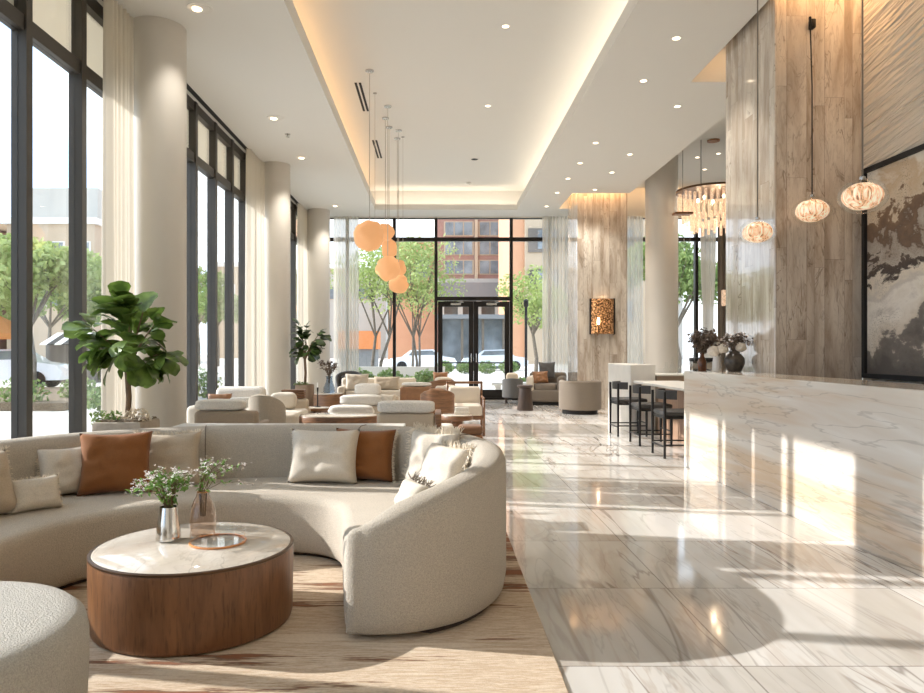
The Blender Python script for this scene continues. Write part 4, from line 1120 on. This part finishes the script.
def shellchair(label, loc, rz, w=0.66, h=0.74, fab='creamfab', wd='walnut', group='wooden shell chairs'):
    """curved wooden tub with loose cushions; local front is -y"""
    t = thing('shell_chair', label, 'armchair', loc, rz, group)
    n = 26; rs = []
    for i in range(n + 1):
        a = R(-35) + R(250) * i / n
        top = 0.5 + (h - 0.5) * (math.sin(max(0.0, min(1.0, i / n)) * PI) ** 0.6)
        ro, ri = w / 2, w / 2 - 0.035
        ca, sa = math.cos(a), math.sin(a)
        rs.append([(ri * ca, ri * sa, 0.16), (ri * ca, ri * sa, top - 0.01), ((ri + ro) / 2 * ca, (ri + ro) / 2 * sa, top), (ro * ca, ro * sa, top - 0.01), (ro * ca, ro * sa, 0.16)])
    MB().rings(rs).build('wooden_shell', wd, t)
    MB().lathe([(w / 2 - 0.05, 0.14), (w / 2 - 0.045, 0.26)], 40).build('seat_base', wd, t)
    MB().soft((0, -0.02, 0.35), (w - 0.1, w - 0.1, 0.2), 0.5, 0.03).build('seat_cushion', fab, t, ang=180)
    MB().soft((0, w / 2 - 0.13, 0.58), (w - 0.2, 0.16, 0.34), 0.5, 0.05).build('back_cushion', fab, t, ang=180)
    for k in range(4):
        a = R(45 + 90 * k)
        MB().tube([(0.22 * math.cos(a), 0.22 * math.sin(a), 0), (0.22 * math.cos(a), 0.22 * math.sin(a), 0.15)], 0.02).build('leg', 'darkwood', t)
    return t
def bolster(label, loc, size, rz=0, mat='whitefur', group='white shearling cushions in the lounge', e=0.55, seed=0.0, name='bolster_cushion'):
    o = MB().soft((0, 0, size[2] / 2), size, e, 0.07, 32, 20, seed).build(name, mat, None, ang=180)
    o.location = loc; o.rotation_euler = (0, 0, rz)
    return tag(o, label, 'cushion', group)
def drum(label, loc, r, h, wd='walnut', top='tablemarble', sx=1.0, sy=1.0, name='drum_table', thick=None):
    t = thing(name, label, 'table', loc)
    if thick is None:
        MB().lathe([(r - 0.02, 0.0), (r, 0.02), (r, h - 0.025), (r - 0.006, h - 0.012)], 56, sx=sx, sy=sy).build('drum', wd, t)
    else:
        MB().lathe([(r - 0.01, h - thick), (r, h - thick + 0.01), (r, h - 0.02), (r - 0.005, h - 0.012)], 56, sx=sx, sy=sy).build('apron', wd, t)
        MB().lathe([(r * 0.45, 0.0), (r * 0.4, 0.03), (r * 0.35, h - thick)], 40, sx=sx, sy=sy).build('pedestal', wd, t)
    MB().lathe([(r - 0.008, h - 0.012), (r - 0.008, h - 0.002), (r - 0.012, h)], 56, sx=sx, sy=sy).build('table_top', top, t)
    return t
# left group
armchair('taupe armchair seen from behind at the left, nearest to the console', (-2.07, 7.72, 0), PI, .62, .66, .70, 'sandfab', None)
bolster('long white shearling cushion lying along the taupe armchair back at the left', (-2.14, 7.16, .702), (.50, .2, .11), 0, seed=1.3)
shellchair('light grey rounded chair just right of the taupe armchair at the left', (-1.94, 8.28, 0), R(170), .42, .80, 'boucle', 'boucle', 'rounded fabric chairs')
ls = thing('lounge_sofa', 'white lounge sofa at the left windows beyond the taupe armchair', 'sofa', (-2.58, 9.15, 0))
MB().rbox(-.46, .40, -.42, .42, .08, .36, .04, 3).build('base', 'creamfab', ls)
MB().rbox(-.30, .34, .22, .42, .2, .82, .07, 4).build('backrest', 'whitefur', ls)
MB().rbox(.24, .40, -.42, .40, .2, .60, .07, 4).build('arm', 'creamfab', ls)
MB().rbox(-.46, -.30, -.42, .40, .2, .62, .06, 4).build('arm', 'creamfab', ls)
MB().soft((-.03, -.08, .42), (.54, .62, .18), .3, .03).build('seat_cushion', 'creamfab', ls, ang=180)
MB().rbox(-.42, .36, -.38, .38, 0, .085, .005, 1).build('plinth', 'darkwood', ls, smooth=False)
pillow('small rust cushion on the white lounge sofa at the left windows', (-2.72, 9.05, .51), .3, .26, .12, 'leather', 24, 14, 51, group='cushions in the lounge')
bolster('white shearling cushion on the white lounge sofa beside the rust one', (-2.44, 9.0, .51), (.3, .16, .2), 0.15, seed=2.2)
ch = thing('chaise', 'low cream chaise beside the white lounge sofa, half in sunlight', 'chaise', (-1.90, 8.95, 0))
MB().rbox(-.20, .22, -.35, .55, .08, .53, .04, 3).build('seat', 'creamfab', ch)
MB().rbox(-.16, .18, -.3, .5, .0, .08, .005, 1).build('plinth', 'darkwood', ch, smooth=False)
bolster('cream roll cushion across the back of the low chaise', (-1.98, 9.35, .53), (.34, .17, .22), 0, 'creamfab', seed=3.4)
armchair('cream armchair with a brown blanket folded over its back, left of the oval table', (-1.98, 10.3, 0), PI, .5, .6, .64, 'beigefab', None)
th = thing('folded_throw', 'folded brown blanket stacked on the cream armchair back at the left', 'blanket', (-1.95, 9.79, .642))
for k in range(4): MB().rbox(-.17 + .01 * k, .17, -.08, .08, .001 + .03 * k, .03 + .03 * k, .012, 2).build('fold', 'browncloth', th)
drum('oval walnut table with a pale top in the middle of the lounge', (-1.10, 8.12, 0), .37, .572, sx=1.2, sy=.75, name='oval_table', thick=.10)
drum('small round side table with a pale top left of the oval table', (-1.66, 10.1, 0), .17, .50, name='side_table', thick=.05)
# middle column of armchairs
big = armchair('large beige armchair seen from behind in front of the pebble lamps, nearest the curved sofa', (-.30, 7.85, 0), PI, .58, .7, .67, 'beigefab', None)
MB().rbox(-.355, -.292, .06, .70, .0, .66, .01, 2).build('side_panel', 'walnut', big)
bolster('white shearling cushion along the back of the nearest large beige armchair', (-.30, 7.26, .672), (.57, .24, .115), 0, e=.35, seed=4.4)
armchair('cream armchair just behind the oval table', (-1.05, 9.55, 0), PI, .62, .66, .47, 'creamfab', None, seat=.34)
bolster('white shearling cushion on the cream armchair just behind the oval table', (-1.06, 9.0, .473), (.56, .2, .14), 0, seed=5.1)
armchair('beige armchair second in the middle row under a long white cushion', (-1.04, 11.05, 0), PI, .66, .66, .49, 'beigefab', None, seat=.34)
bolster('long white shearling cushion on the second armchair of the middle row', (-1.09, 10.5, .493), (.62, .22, .16), .03, seed=6.2)
pillow('small fringed cream cushion at the right end of a long white cushion', (-.70, 10.48, .493), .2, .16, .1, 'creamfab', 8, 0, 52, 'r', group='cushions in the lounge', fl=.03)
armchair('taupe beige armchair third in the middle row toward the windows', (-.98, 12.6, 0), PI, .72, .66, .54, 'beigefab', None, seat=.36)
bolster('white shearling cushion on the armchair third in the middle row', (-1.14, 12.04, .543), (.44, .22, .2), 0, seed=7.7)
sf = thing('lounge_sofa', 'pale sofa at the far end of the lounge under the back windows', 'sofa', (-1.15, 14.2, 0))
MB().rbox(-.75, .75, -.4, .4, .08, .40, .04, 3).build('base', 'creamfab', sf)
MB().rbox(-.75, .75, .24, .4, .3, .74, .05, 4).build('backrest', 'creamfab', sf)
for s in (-1, 1): MB().rbox(s * .68 - .07, s * .68 + .07, -.4, .38, .3, .6, .05, 4).build('arm', 'creamfab', sf)
MB().soft((0, -.06, .44), (1.2, .58, .16), .3, .02).build('seat_cushion', 'creamfab', sf, ang=180)
pillow('plain beige cushion at the left end of the far lounge sofa', (-1.53, 13.95, .51), .46, .34, .14, 'creamfab', 14, 6, 53, group='cushions in the lounge')
pillow('brown and cream cushion lying on the far lounge sofa right of the beige one', (-.97, 14.05, .51), .52, .28, .14, 'beigefab', 14, -6, 54, group='cushions in the lounge')
shellchair('slate grey round backed chair at the back left near the sheer curtain', (-1.86, 15.6, 0), R(8), .64, .84, 'greyfab', 'greyfab', 'slate grey round chairs')
MB().rbox(-.7, .7, -.36, .36, 0, .085, .005, 1).build('plinth', 'darkwood', sf, smooth=False)
lc = armchair('tan leather armchair between the beige armchair and the door', (-.33, 12.75, 0), PI, .56, .6, .68, 'leather', None, group=None)
bolster('thin white shearling pad on the tan leather armchair back', (-.33, 12.25, .683), (.5, .16, .07), 0, seed=8.8)
# right column
shellchair('curved walnut shell chair with a thick rolled back, right of the large cream armchair', (.02, 10.45, 0), PI, .50, .74, 'leather', 'walnut')
armchair('cream chair with walnut frame near the door, behind the walnut shell chair', (.22, 12.2, 0), PI, .46, .6, .72, 'creamfab', None, group='walnut framed chairs')
fr = thing('framed_lounge_chair', 'cream lounge chair with a tall slim walnut frame at the aisle side', 'armchair', (.46, 11.2, 0), 0, 'walnut framed chairs')
MB().rbox(-.26, .24, -.3, .3, .3, .46, .03, 3).build('seat', 'creamfab', fr)
MB().rbox(-.26, .24, .2, .32, .4, .72, .04, 3).build('backrest', 'creamfab', fr)
f_ = MB().rbox(.25, .285, -.3, -.26, 0, .56, .008, 1).rbox(.25, .285, .3, .34, 0, .80, .008, 1)
f_.rbox(.25, .285, -.3, .34, .54, .575, .008, 1)
f_.build('side_frame', 'walnut', fr)
f_ = MB().rbox(-.295, -.26, -.3, -.26, 0, .56, .008, 1).rbox(-.295, -.26, .3, .34, 0, .80, .008, 1)
f_.rbox(-.295, -.26, -.3, .34, .54, .575, .008, 1)
f_.build('side_frame', 'walnut', fr)
MB().rbox(-.295, .285, .3, .34, .76, .80, .01, 2).build('top_rail', 'walnut', fr)
MB().rbox(-.29, .28, -.28, .3, .24, .30, .01, 1).build('seat_frame', 'walnut', fr)
shellchair('low walnut shell chair at the end of the lounge in front of the door', (.1, 14.9, 0), R(200), .6, .70, 'creamfab', 'walnut')
pillow('rust cushion standing in the low walnut shell chair in front of the door', (.1, 14.75, .46), .32, .4, .12, 'leather', 8, 10, 55, group='cushions in the lounge')
drum('round tray table with a pale top and walnut edge at the right of the lounge', (.27, 9.3, 0), .21, .47, name='side_table', thick=.07)
bk = thing('folded_linen', 'white folded linen stacked on the round tray table at the right', 'linen', (.33, 9.33, .47))
MB().rbox(-.09, .1, -.07, .07, 0, .045, .01, 2).build('lower_fold', 'whitefur', bk)
MB().rbox(-.085, .095, -.068, .066, .046, .09, .01, 2).build('upper_fold', 'whitefur', bk)
po = thing('ottoman', 'small brown upholstered ottoman at the right edge of the lounge', 'ottoman', (.42, 8.85, 0))
MB().rbox(-.14, .15, -.14, .14, .03, .27, .03, 3).build('body', 'leather', po)
MB().rbox(-.145, .155, -.145, .145, .27, .38, .045, 4).build('cushion', 'browncloth', po)
MB().rbox(-.11, .12, -.11, .11, 0, .035, .004, 1).build('base', 'darkwood', po, smooth=False)
wo = thing('ottoman', 'small white shearling cube stool beside the brown ottoman', 'ottoman', (.06, 8.75, 0))
MB().rbox(-.14, .15, -.14, .14, .03, .40, .04, 4).build('body', 'whitefur', wo)
MB().rbox(-.11, .12, -.11, .11, 0, .035, .004, 1).build('base', 'darkwood', wo, smooth=False)
drum('round walnut drum table near the back left carrying a blue grey vase', (-1.90, 12.7, 0), .26, .54, name='drum_table')
bv = thing('blue_glass_vase', 'blue grey glass vase with leafy stems on the walnut drum table', 'vase', (-1.88, 12.68, .541))
MB().lathe([(0, .004), (.09, 0), (.105, .02), (.1, .1), (.06, .2), (.05, .26), (.065, .30), (.06, .30)], 36, cap=False).build('body', 'blueglass', bv)
MB().lathe([(.045, .258), (.053, .262), (.053, .27)], 30, cap=False).build('neck', 'blueglass', bv)
bouquet('leafy_stems', 'airy green and grey stems in the blue grey vase', (-1.88, 12.68, .84), .3, .3, 26, 66, 'dryleaf', 'blossom', .012, (-.08, 0), None, .06, 9, 3, .03)
cn = thing('candlestick', 'thin dark candlestick standing on the small round side table at the left', 'candlestick', (-1.66, 10.1, .50))
MB().lathe([(.05, 0), (.045, .008), (.01, .014), (.007, .2), (.012, .26), (.012, .275)], 20).build('stick', 'blackmetal', cn)
MB().lathe([(.009, .275), (.009, .34), (.003, .345)], 14).build('candle', 'white_ceramic', cn)
# ---------------------------------------------------------------- right seating near the pillar
br = thing('barrel_chair', 'grey brown barrel chair seen from behind in front of the stone pillar', 'armchair', (2.96, 14.8, 0))
n = 40; rs = []
for i in range(n + 1):
    a = R(140) + R(260) * i / n
    ro, ri = .43, .33; ca, sa = math.cos(a), math.sin(a)
    rs.append([(ri * ca, ri * sa, .1), (ri * ca, ri * sa, .64), ((ri + .03) * ca, (ri + .03) * sa, .67), ((ro - .03) * ca, (ro - .03) * sa, .68), (ro * ca, ro * sa, .65), (ro * ca, ro * sa, .10), ((ro - .02) * ca, (ro - .02) * sa, .085)])
MB().rings(rs).build('backrest', 'taupefab', br)
MB().lathe([(.32, .09), (.33, .38), (.3, .43), (0, .44)], 40, cap=False).build('seat', 'taupefab', br)
MB().lathe([(.36, .0), (.36, .09)], 40).build('swivel_base', 'blackmetal', br)
ac = thing('lounge_armchair', 'beige armchair with rounded arms near the right back curtain', 'armchair', (2.66, 17.3, 0), R(-14))
MB().rbox(-.45, .45, -.42, .42, .08, .36, .04, 3).build('base', 'taupefab', ac)
MB().rbox(-.45, .45, .22, .42, .2, .76, .08, 4).build('backrest', 'taupefab', ac)
for s in (-1, 1): MB().rbox(s * .36 - .09, s * .36 + .09, -.42, .40, .2, .68, .07, 4).build('arm', 'creamfab' if s < 0 else 'taupefab', ac)
MB().soft((0, -.1, .42), (.54, .6, .18), .35, .03).build('seat_cushion', 'taupefab', ac, ang=180)
MB().rbox(-.4, .4, -.38, .38, 0, .08, .005, 1).build('plinth', 'blackmetal', ac, smooth=False)
pillow('rust cushion on the beige armchair near the right back curtain', (2.49, 17.06, .51), .40, .30, .14, 'leather', 16, 14, 71, group='cushions on the beige armchair')
pillow('slate grey cushion standing behind the rust one on the beige armchair', (2.67, 17.34, .60), .40, .42, .12, 'greyfab', 10, -8, 72, group='cushions on the beige armchair')
tb2 = thing('side_table', 'dark conical drum side table on the aisle before the beige armchair', 'table', (1.92, 15.5, 0))
MB().lathe([(.17, 0), (.172, .02), (.13, .48), (.15, .5)], 40).build('pedestal', 'darkwood', tb2)
MB().lathe([(.16, .5), (.175, .51), (.175, .535), (.165, .545)], 40).build('table_top', 'darkwood', tb2)
shellchair('slate grey low chair at the window just right of the double door', (1.86, 17.5, 0), R(170), .5, .62, 'beigefab', 'greyfab', 'slate grey round chairs')

# ---------------------------------------------------------------- bronze wall lamp on the pillar
sc = thing('wall_lamp', 'hammered bronze wall lamp glowing on the back stone pillar', 'wall lamp', (3.71, 16.1, 1.66))
n = 20; rs = []
for z in (0.0, .78):
    rs.append([(.26 * math.sin(R(-85 + 170 * i / n)), -.02 - .13 * math.cos(R(-85 + 170 * i / n)), z) for i in range(n + 1)])
m = MB().rings(rs, cap=False, closed=False)
m.build('curved_shade', 'perforated', sc)
MB().box(-.27, .27, -.02, 0, 0, .78).build('back_plate', 'bronze', sc, smooth=False)
for s in (-1, 1): MB().rbox(s * .26 - .02, s * .26 + .02, -.06, 0, -.01, .79, .005, 1).build('side_rail', 'blackmetal', sc, smooth=False)
MB().lathe([(.012, .2), (.03, .24), (.026, .32), (.008, .36)], 16, (-.12, -.19, 0)).build('bulb', 'bulb', sc)
MB().tube([(-.12, -.19, .21), (-.12, -.17, .02), (-.12, -.1, -.03)], .012).build('lamp_arm', 'bronze', sc)
def plight(parent, loc, e, c=(1, .7, .42), r=.05):
    l = bpy.data.lights.new('lamp_light', 'POINT'); l.energy = e; l.color = c; l.shadow_soft_size = r; l.specular_factor = 0.0
    o = bpy.data.objects.new('lamp_light', l); C.objects.link(o); o.parent = parent; o.location = loc
plight(sc, (0, -.08, .70), 1.6, (1, .66, .38), .03)

# ---------------------------------------------------------------- pebble pendant cluster
PEB = [(-.95, 10.3, 2.93, .215, .215, .0, 'largest pebble lamp, highest and nearest on the left', (1.02, .95, 1.0)),
       (-.87, 12.4, 3.33, .15, .16, .2, 'small pebble lamp half hidden behind the largest one', (1.0, 1, 1.0)),
       (-.84, 12.9, 3.12, .135, .19, .1, 'cylindrical pebble lamp below and right of the largest', (1.0, 1, 1.25)),
       (-.79, 11.8, 2.64, .205, .205, .3, 'round pebble lamp in the middle of the cluster', (1.02, 1, .98)),
       (-.73, 13.6, 2.84, .16, .2, .5, 'small pebble lamp peeking out right of the middle one', (1, 1, 1.1)),
       (-.68, 13.1, 2.50, .185, .185, .7, 'lowest pebble lamp of the cluster at the right', (1.0, 1, .9))]
for (x, y, z, r, rz_, sd_, lb, sc3) in PEB:
    t = thing('pebble_pendant', lb, 'pendant lamp', (x, y, ZH), 0, 'pebble pendant cluster')
    MB().lathe([(.06, 0), (.06, -.02), (.01, -.025)], 24).build('canopy', 'steel', t)
    MB().tube([(0, 0, 0), (0, 0, z - ZH + r * .9)], .006, 6).build('cord', 'cordclear', t)
    MB().soft((0, 0, z - ZH), (2 * r * sc3[0], 2 * r * sc3[1], 2 * r * sc3[2]), 1.0 if sc3[2] < 1.2 else .75, .16, 36, 24, sd_ * 9).build('shade', 'pebble', t, ang=180)
for (x, y, lb) in ((-.95, 11.2, 'thin bare suspension wire left of the pebble lamps'), (-.62, 13.5, 'thin bare suspension wire right of the pebble lamps')):
    t = thing('suspension_wire', lb, 'wire', (x, y, ZH), 0, 'bare suspension wires')
    MB().lathe([(.03, 0), (.03, -.015), (.006, -.02)], 16).build('canopy', 'steel', t)
    MB().tube([(0, 0, 0), (0, 0, -2.0)], .004, 6).build('wire', 'cordclear', t)

# ---------------------------------------------------------------- reception desk and what is on it
rd = thing('reception_desk', 'long reception desk clad in veined white and rust marble', 'desk', (0, 0, 0))
MB().rbox(2.78, 3.30, 1.0, 8.07, 0.0, 1.066, .004, 1).build('body', 'counter', rd, smooth=False)
MB().rbox(2.795, 3.285, 1.02, 8.055, 1.0661, 1.0685, .001, 1).build('worktop', 'counter', rd, smooth=False)
bc = thing('back_counter', 'dark back counter along the carved wall below the painting', 'counter', (0, 0, 0))
MB().rbox(3.86, 4.215, 2.0, 6.95, 0.0, .93, .004, 1).build('cabinet', 'darkwood', bc, smooth=False)
MB().rbox(3.84, 4.215, 1.98, 7.0, .93, .97, .004, 1).build('worktop', 'darkwood', bc, smooth=False)
pt = thing('painting', 'large framed abstract painting in beige, grey and dark brown on the carved wall', 'painting', (4.19, 6.99, 1.03), R(-90))
W_, H_ = 1.7, 2.02
f_ = MB()
for (a, b, c, d) in ((0, W_, 0, .045), (0, W_, H_ - .045, H_), (0, .045, .045, H_ - .045), (W_ - .045, W_, .045, H_ - .045)):
    f_.box(a, b, -.06, .028, c, d)
f_.build('frame', 'slotblack', pt, smooth=False)
MB().box(.045, W_ - .045, -.03, .01, .045, H_ - .045).build('canvas', 'art', pt, smooth=False)
urn = thing('dark_urn', 'dark round glazed urn with flowers on the reception desk end', 'vase', (3.20, 7.72, 1.069))
MB().lathe([(0, .004), (.06, 0), (.075, .012), (.105, .09), (.103, .14), (.07, .185), (.052, .195), (.055, .215), (.062, .22), (.05, .22)], 40, cap=False).build('body', 'urn', urn)
MB().lathe([(.05, .21), (.0, .212)], 20, cap=False).build('water', 'soil', urn)
wv = thing('white_vase', 'small white ceramic vase left of the dark urn', 'vase', (3.065, 7.86, 1.069))
MB().lathe([(0, .004), (.045, 0), (.05, .01), (.044, .09), (.036, .16), (.04, .17), (.034, .17)], 32, cap=False).build('body', 'white_ceramic', wv)
MB().lathe([(.05, .0), (.053, .006), (.05, .012)], 32, cap=False).build('foot', 'white_ceramic', wv)
bb = thing('brown_bottle', 'brown glass bottle vase left of the white vase on the desk end', 'vase', (2.93, 7.93, 1.069))
MB().lathe([(0, .004), (.045, 0), (.05, .012), (.05, .1), (.035, .14), (.022, .16), (.022, .19), (.018, .19)], 32, cap=False).build('body', 'brownglass', bb)
MB().lathe([(.021, .185), (.026, .19), (.026, .2), (.02, .2)], 24, cap=False).build('lip', 'brownglass', bb)
bouquet('dried_flowers', 'dusky dried flower bunch in the brown bottle', (2.93, 7.93, 1.25), .22, .30, 44, 81, 'dryleaf', 'dryleaf', .012, (.03, -.05), None, .06, 16, 6, .024)
bouquet('dried_flowers', 'wide dried branches in the dark urn', (3.20, 7.72, 1.28), .20, .22, 34, 82, 'dryleaf', 'blossom', .011, (-.03, -.12), None, .05, 12, 3, .02)
for i, (x, y, z, r, lb) in enumerate([(3.01, 7.80, 1.29, .065, 'cream hydrangea head at the left over the white vase'), (3.09, 7.76, 1.315, .06, 'cream hydrangea head just right of the leftmost one'), (3.25, 7.68, 1.33, .06, 'pale hydrangea head over the dark urn'),
                                   (3.07, 7.86, 1.35, .05, 'small pale hydrangea head at the back of the desk flowers')]):
    hd = thing('hydrangea_bloom', lb, 'flower', (x, y, z), 0, 'hydrangea heads on the desk')
    MB().soft((0, 0, 0), (2 * r, 2 * r, 1.7 * r), 1.0, .25, 28, 18, i * 3.1).build('flower_head', 'hydrangea', hd, ang=180)
    vx, vy, vz = (3.065, 7.86, 1.23) if i != 2 else (3.20, 7.72, 1.28)
    MB().tube([(vx - x, vy - y, vz - z - .05), ((vx - x) * .4, (vy - y) * .4, (vz - z) * .5 - .01), (0, 0, -r * .5)], .003, 5).build('stem', 'stem', hd)

# glass globe pendants
def globe(label, x, y, z, r, tilt, cord_top, hook=False):
    t = thing('glass_globe_pendant', label, 'pendant lamp', (x, y, z), 0, 'glass globe pendants over the desk')
    t.rotation_euler = (0, 0, 0 if hook else tilt)
    MB().soft((0, 0, 0), (2 * r, 2 * r, 1.52 * r), 1.0, .06, 40, 26, tilt * 7).build('outer_glass', 'clear', t, ang=180)
    n_ = 44; rs_ = []
    for j in range(15):
        ph = -PI / 2 + PI * (j + .5) / 15
        rs_.append([(r * .80 * math.cos(ph) * (1 + .05 * math.sin(i * 2 * PI / n_ * 11)) * math.cos(2 * PI * i / n_), r * .80 * math.cos(ph) * (1 + .05 * math.sin(i * 2 * PI / n_ * 11)) * math.sin(2 * PI * i / n_), r * .60 * math.sin(ph)) for i in range(n_)])
    MB().rings(rs_).build('amber_glass_core', 'globecore', t)
    MB().lathe([(.022, r * .72), (.022, r * .86), (.008, r * .9)], 16).build('lamp_cap', 'steel', t)
    if hook:
        MB().tube([(0, 0, r * .88), (.0, 0, 1.2), (-.012, 0, 1.6), (-.02, .0, cord_top - z)], .006, 6).build('cord', 'slotblack', t)
        MB().tube([(-.02, 0, cord_top - z), (.085, 7.12 - y, cord_top - z + .01)], .012, 8).build('wall_hook', 'slotblack', t)
        MB().rbox(.06, .105, 7.05 - y, 7.12 - y, cord_top - z - .04, cord_top - z + .05, .01, 2).build('wall_bracket', 'slotblack', t)
    else:
        MB().tube([(0, 0, r * .88), (0, 0, cord_top - z)], .006, 6).build('cord', 'cord', t)
        MB().lathe([(.05, cord_top - z - .02), (.05, cord_top - z)], 20).build('canopy', 'steel', t)
globe('glowing glass globe pendant on the left, in front of the pale pillar face', 3.06, 6.85, 2.42, .165, .2, ZL)
globe('glowing glass globe pendant in the middle hung from a hook on the pillar', 3.62, 6.93, 2.64, .18, 1.1, 4.5, True)
globe('glowing glass globe pendant on the right beside the painting', 3.11, 5.25, 2.42, .165, 2.0, ZL)

# ---------------------------------------------------------------- bar, stools, block
bar = thing('bar_counter', 'low bar counter with a pale stone top and wooden front', 'bar', (0, 0, 0))
MB().rbox(3.05, 3.75, 8.75, 11.12, .79, .826, .005, 1).build('bar_top', 'greyblock', bar, smooth=False)
MB().rbox(3.42, 3.72, 8.8, 11.1, 0.0, .79, .003, 1).build('bar_front', 'barpanel', bar, smooth=False)
rt = thing('bar_return', 'taller taupe back section of the bar behind the low counter', 'bar', (0, 0, 0))
MB().rbox(3.47, 6.0, 11.32, 12.0, 0.0, .89, .004, 1).build('cabinet', 'taupepot', rt, smooth=False)
MB().rbox(3.46, 6.02, 11.30, 12.02, .89, .915, .004, 1).build('worktop', 'greyblock', rt, smooth=False)
bl = MB().rbox(3.06, 3.45, 11.32, 12.8, 0.0, 1.065, .006, 1).build('bar_end_block', 'greyblock', None, smooth=False)
tag(bl, 'pale stone block closing the end of the bar behind the farthest stool', 'block')
for i, (x, y, r, h, lb) in enumerate([(3.66, 11.45, .05, .16, 'clear glass jar on the bar back section, left'), (3.78, 11.5, .045, .24, 'tall clear glass decanter on the bar back section, middle'), (3.88, 11.42, .05, .14, 'clear glass jar on the bar back section, right')]):
    g = thing('glass_jar', lb, 'jar', (x, y, .9151), 0, 'glass jars on the bar')
    MB().lathe([(0, .004), (r, 0), (r * 1.05, .02), (r, h * .5), (r * .4, h * .75), (r * .35, h)], 28, cap=False).build('body', 'clear', g)
    MB().lathe([(r * .3, h), (r * .45, h + .01), (r * .3, h + .035)], 20).build('stopper', 'clear', g)
cm = thing('espresso_machine', 'dark and steel espresso machine on the bar behind the desk corner', 'coffee machine', (4.3, 11.62, .9151))
MB().rbox(-.16, .16, -.14, .14, 0, .05, .01, 2).build('base', 'blackmetal', cm)
MB().rbox(-.16, .16, .0, .14, .05, .2, .01, 2).build('boiler', 'steel', cm)
MB().rbox(-.17, .17, -.14, .14, .2, .26, .015, 2).build('head', 'blackmetal', cm)
MB().tube([(-.05, -.1, .2), (-.05, -.1, .15), (-.05, -.2, .14)], .015).build('portafilter', 'blackmetal', cm)

stool = thing('bar_stool', 'x', 'stool', (2.95, 8.85, 0), 0, 'bar stools along the low bar')
for (x, y, z1) in ((-.215, -.24, .80), (-.215, .24, .80), (.215, -.23, .50), (.215, .23, .50)):
    lg = MB().tube([(x, y, 0.008), (x, y, z1 * .6), (x, y, z1)], [.014, .019, .017], 10).build('leg', 'blackmetal', stool)
    MB().lathe([(.016, 0), (.016, .02)], 12, (x, y, 0)).build('foot_cap', 'slotblack', lg)
MB().rbox(-.215, .235, -.235, .235, .505, .565, .025, 3).build('seat', 'blackleather', stool)
MB().rbox(-.21, .22, -.235, .235, .47, .508, .006, 1).build('seat_frame', 'blackmetal', stool, smooth=False)
rs = []
for i in range(17):
    a = R(180 - 70 + 140 * i / 16); ca, sa = math.cos(a), math.sin(a)
    o_, q_ = .26, .235
    cx = .02
    rs.append([(cx + q_ * ca, q_ * sa, .705), (cx + q_ * ca, q_ * sa, .815), (cx + o_ * ca, o_ * sa, .815), (cx + o_ * ca, o_ * sa, .705)])
MB().rings(rs).build('backrest', 'blackleather', stool)
fr_ = MB()
for a, b in (((-.215, -.24, .16), (.215, -.23, .16)), ((-.215, .24, .16), (.215, .23, .16)), ((.215, -.23, .2), (.215, .23, .2)), ((-.215, -.24, .14), (-.215, .24, .14))):
    fr_.tube([a, b], .010, 8)
fr_.build('foot_rail', 'blackmetal', stool)
stool['label'] = 'black bar stool nearest the reception desk corner'
dup(stool, (2.97, 9.97, 0), 0, 'black bar stool in the middle of the three at the bar')
dup(stool, (2.95, 11.05 - .0, 0), 0, 'black bar stool farthest along the bar beside the pale block')

# ---------------------------------------------------------------- crystal chandelier
cd = thing('crystal_chandelier', 'glowing tiered crystal chandelier over the bar', 'chandelier', (5.55, 14.4, ZB - .0))
MB().lathe([(.12, 0), (.12, -.03), (.02, -.04)], 24).build('canopy', 'bronze', cd)
for s in (-.25, .25): MB().tube([(s, 0, 0), (s, 0, -1.02)], .008, 6).build('cord', 'cord', cd)
MB().lathe([(.0, -1.0), (.72, -1.0), (.72, -1.04), (.0, -1.04)], 48, cap=False).build('top_plate', 'rimbronze', cd)
rodm = MB().rbox(-.022, .022, -.022, .022, -.30, 0, .005, 1)
r0 = rodm.build('crystal_rod', 'crystal', cd, smooth=False)
first = True
for ring, (r, z, k) in enumerate([(.66, -1.06, 38), (.58, -1.3, 32), (.42, -1.5, 22)]):
    for i in range(k):
        a = 2 * PI * (i + .5 * ring) / k
        if first: o = r0; first = False
        else:
            o = r0.copy(); C.objects.link(o); o.parent = cd
        o.location = (r * math.cos(a), r * math.sin(a), z - .03 * (i % 3))
for i in range(5):
    a = 2 * PI * i / 5
    MB().soft((.3 * math.cos(a), .3 * math.sin(a), -1.18), (.06, .06, .09), 1.0, nu=16, nv=10).build('bulb', 'bulb', cd)
plight(cd, (0, 0, -1.45), 4.0, (1, .76, .5), .05)
plight(cd, (0.1, 0, -1.2), 2.0, (1, .72, .45), .05)
sx_ = thing('glass_lantern', 'clear glass tube lantern hanging left of the chandelier beside the round column', 'lantern', (4.60, 13.5, 0))
for k, (dx, z0, z1) in enumerate([(0, 3.1, 3.75), (.14, 3.3, 3.9), (-.02, 3.6, 4.0)]):
    MB().lathe([(.06, z0), (.06, z1)], 20, (dx, .1 * k, 0), cap=False).build('glass_tube', 'clear', sx_)
MB().tube([(.06, .1, 3.85), (.06, .1, ZB)], .006, 6).build('cord', 'cord', sx_)
MB().rbox(-.1, .24, .02, .24, 3.86, 3.9, .01, 1).build('plate', 'bronze', sx_, smooth=False)
ws = thing('wall_lamp', 'small cream box lamp at the dark drape under the chandelier', 'wall lamp', (7.25, 17.95, 2.6))
MB().rbox(-.12, .12, -.06, .06, -.2, .2, .02, 2).build('shade', 'crystal', ws)
MB().box(-.05, .6, .06, .1, -.03, .03).build('bracket', 'bronze', ws, smooth=False)
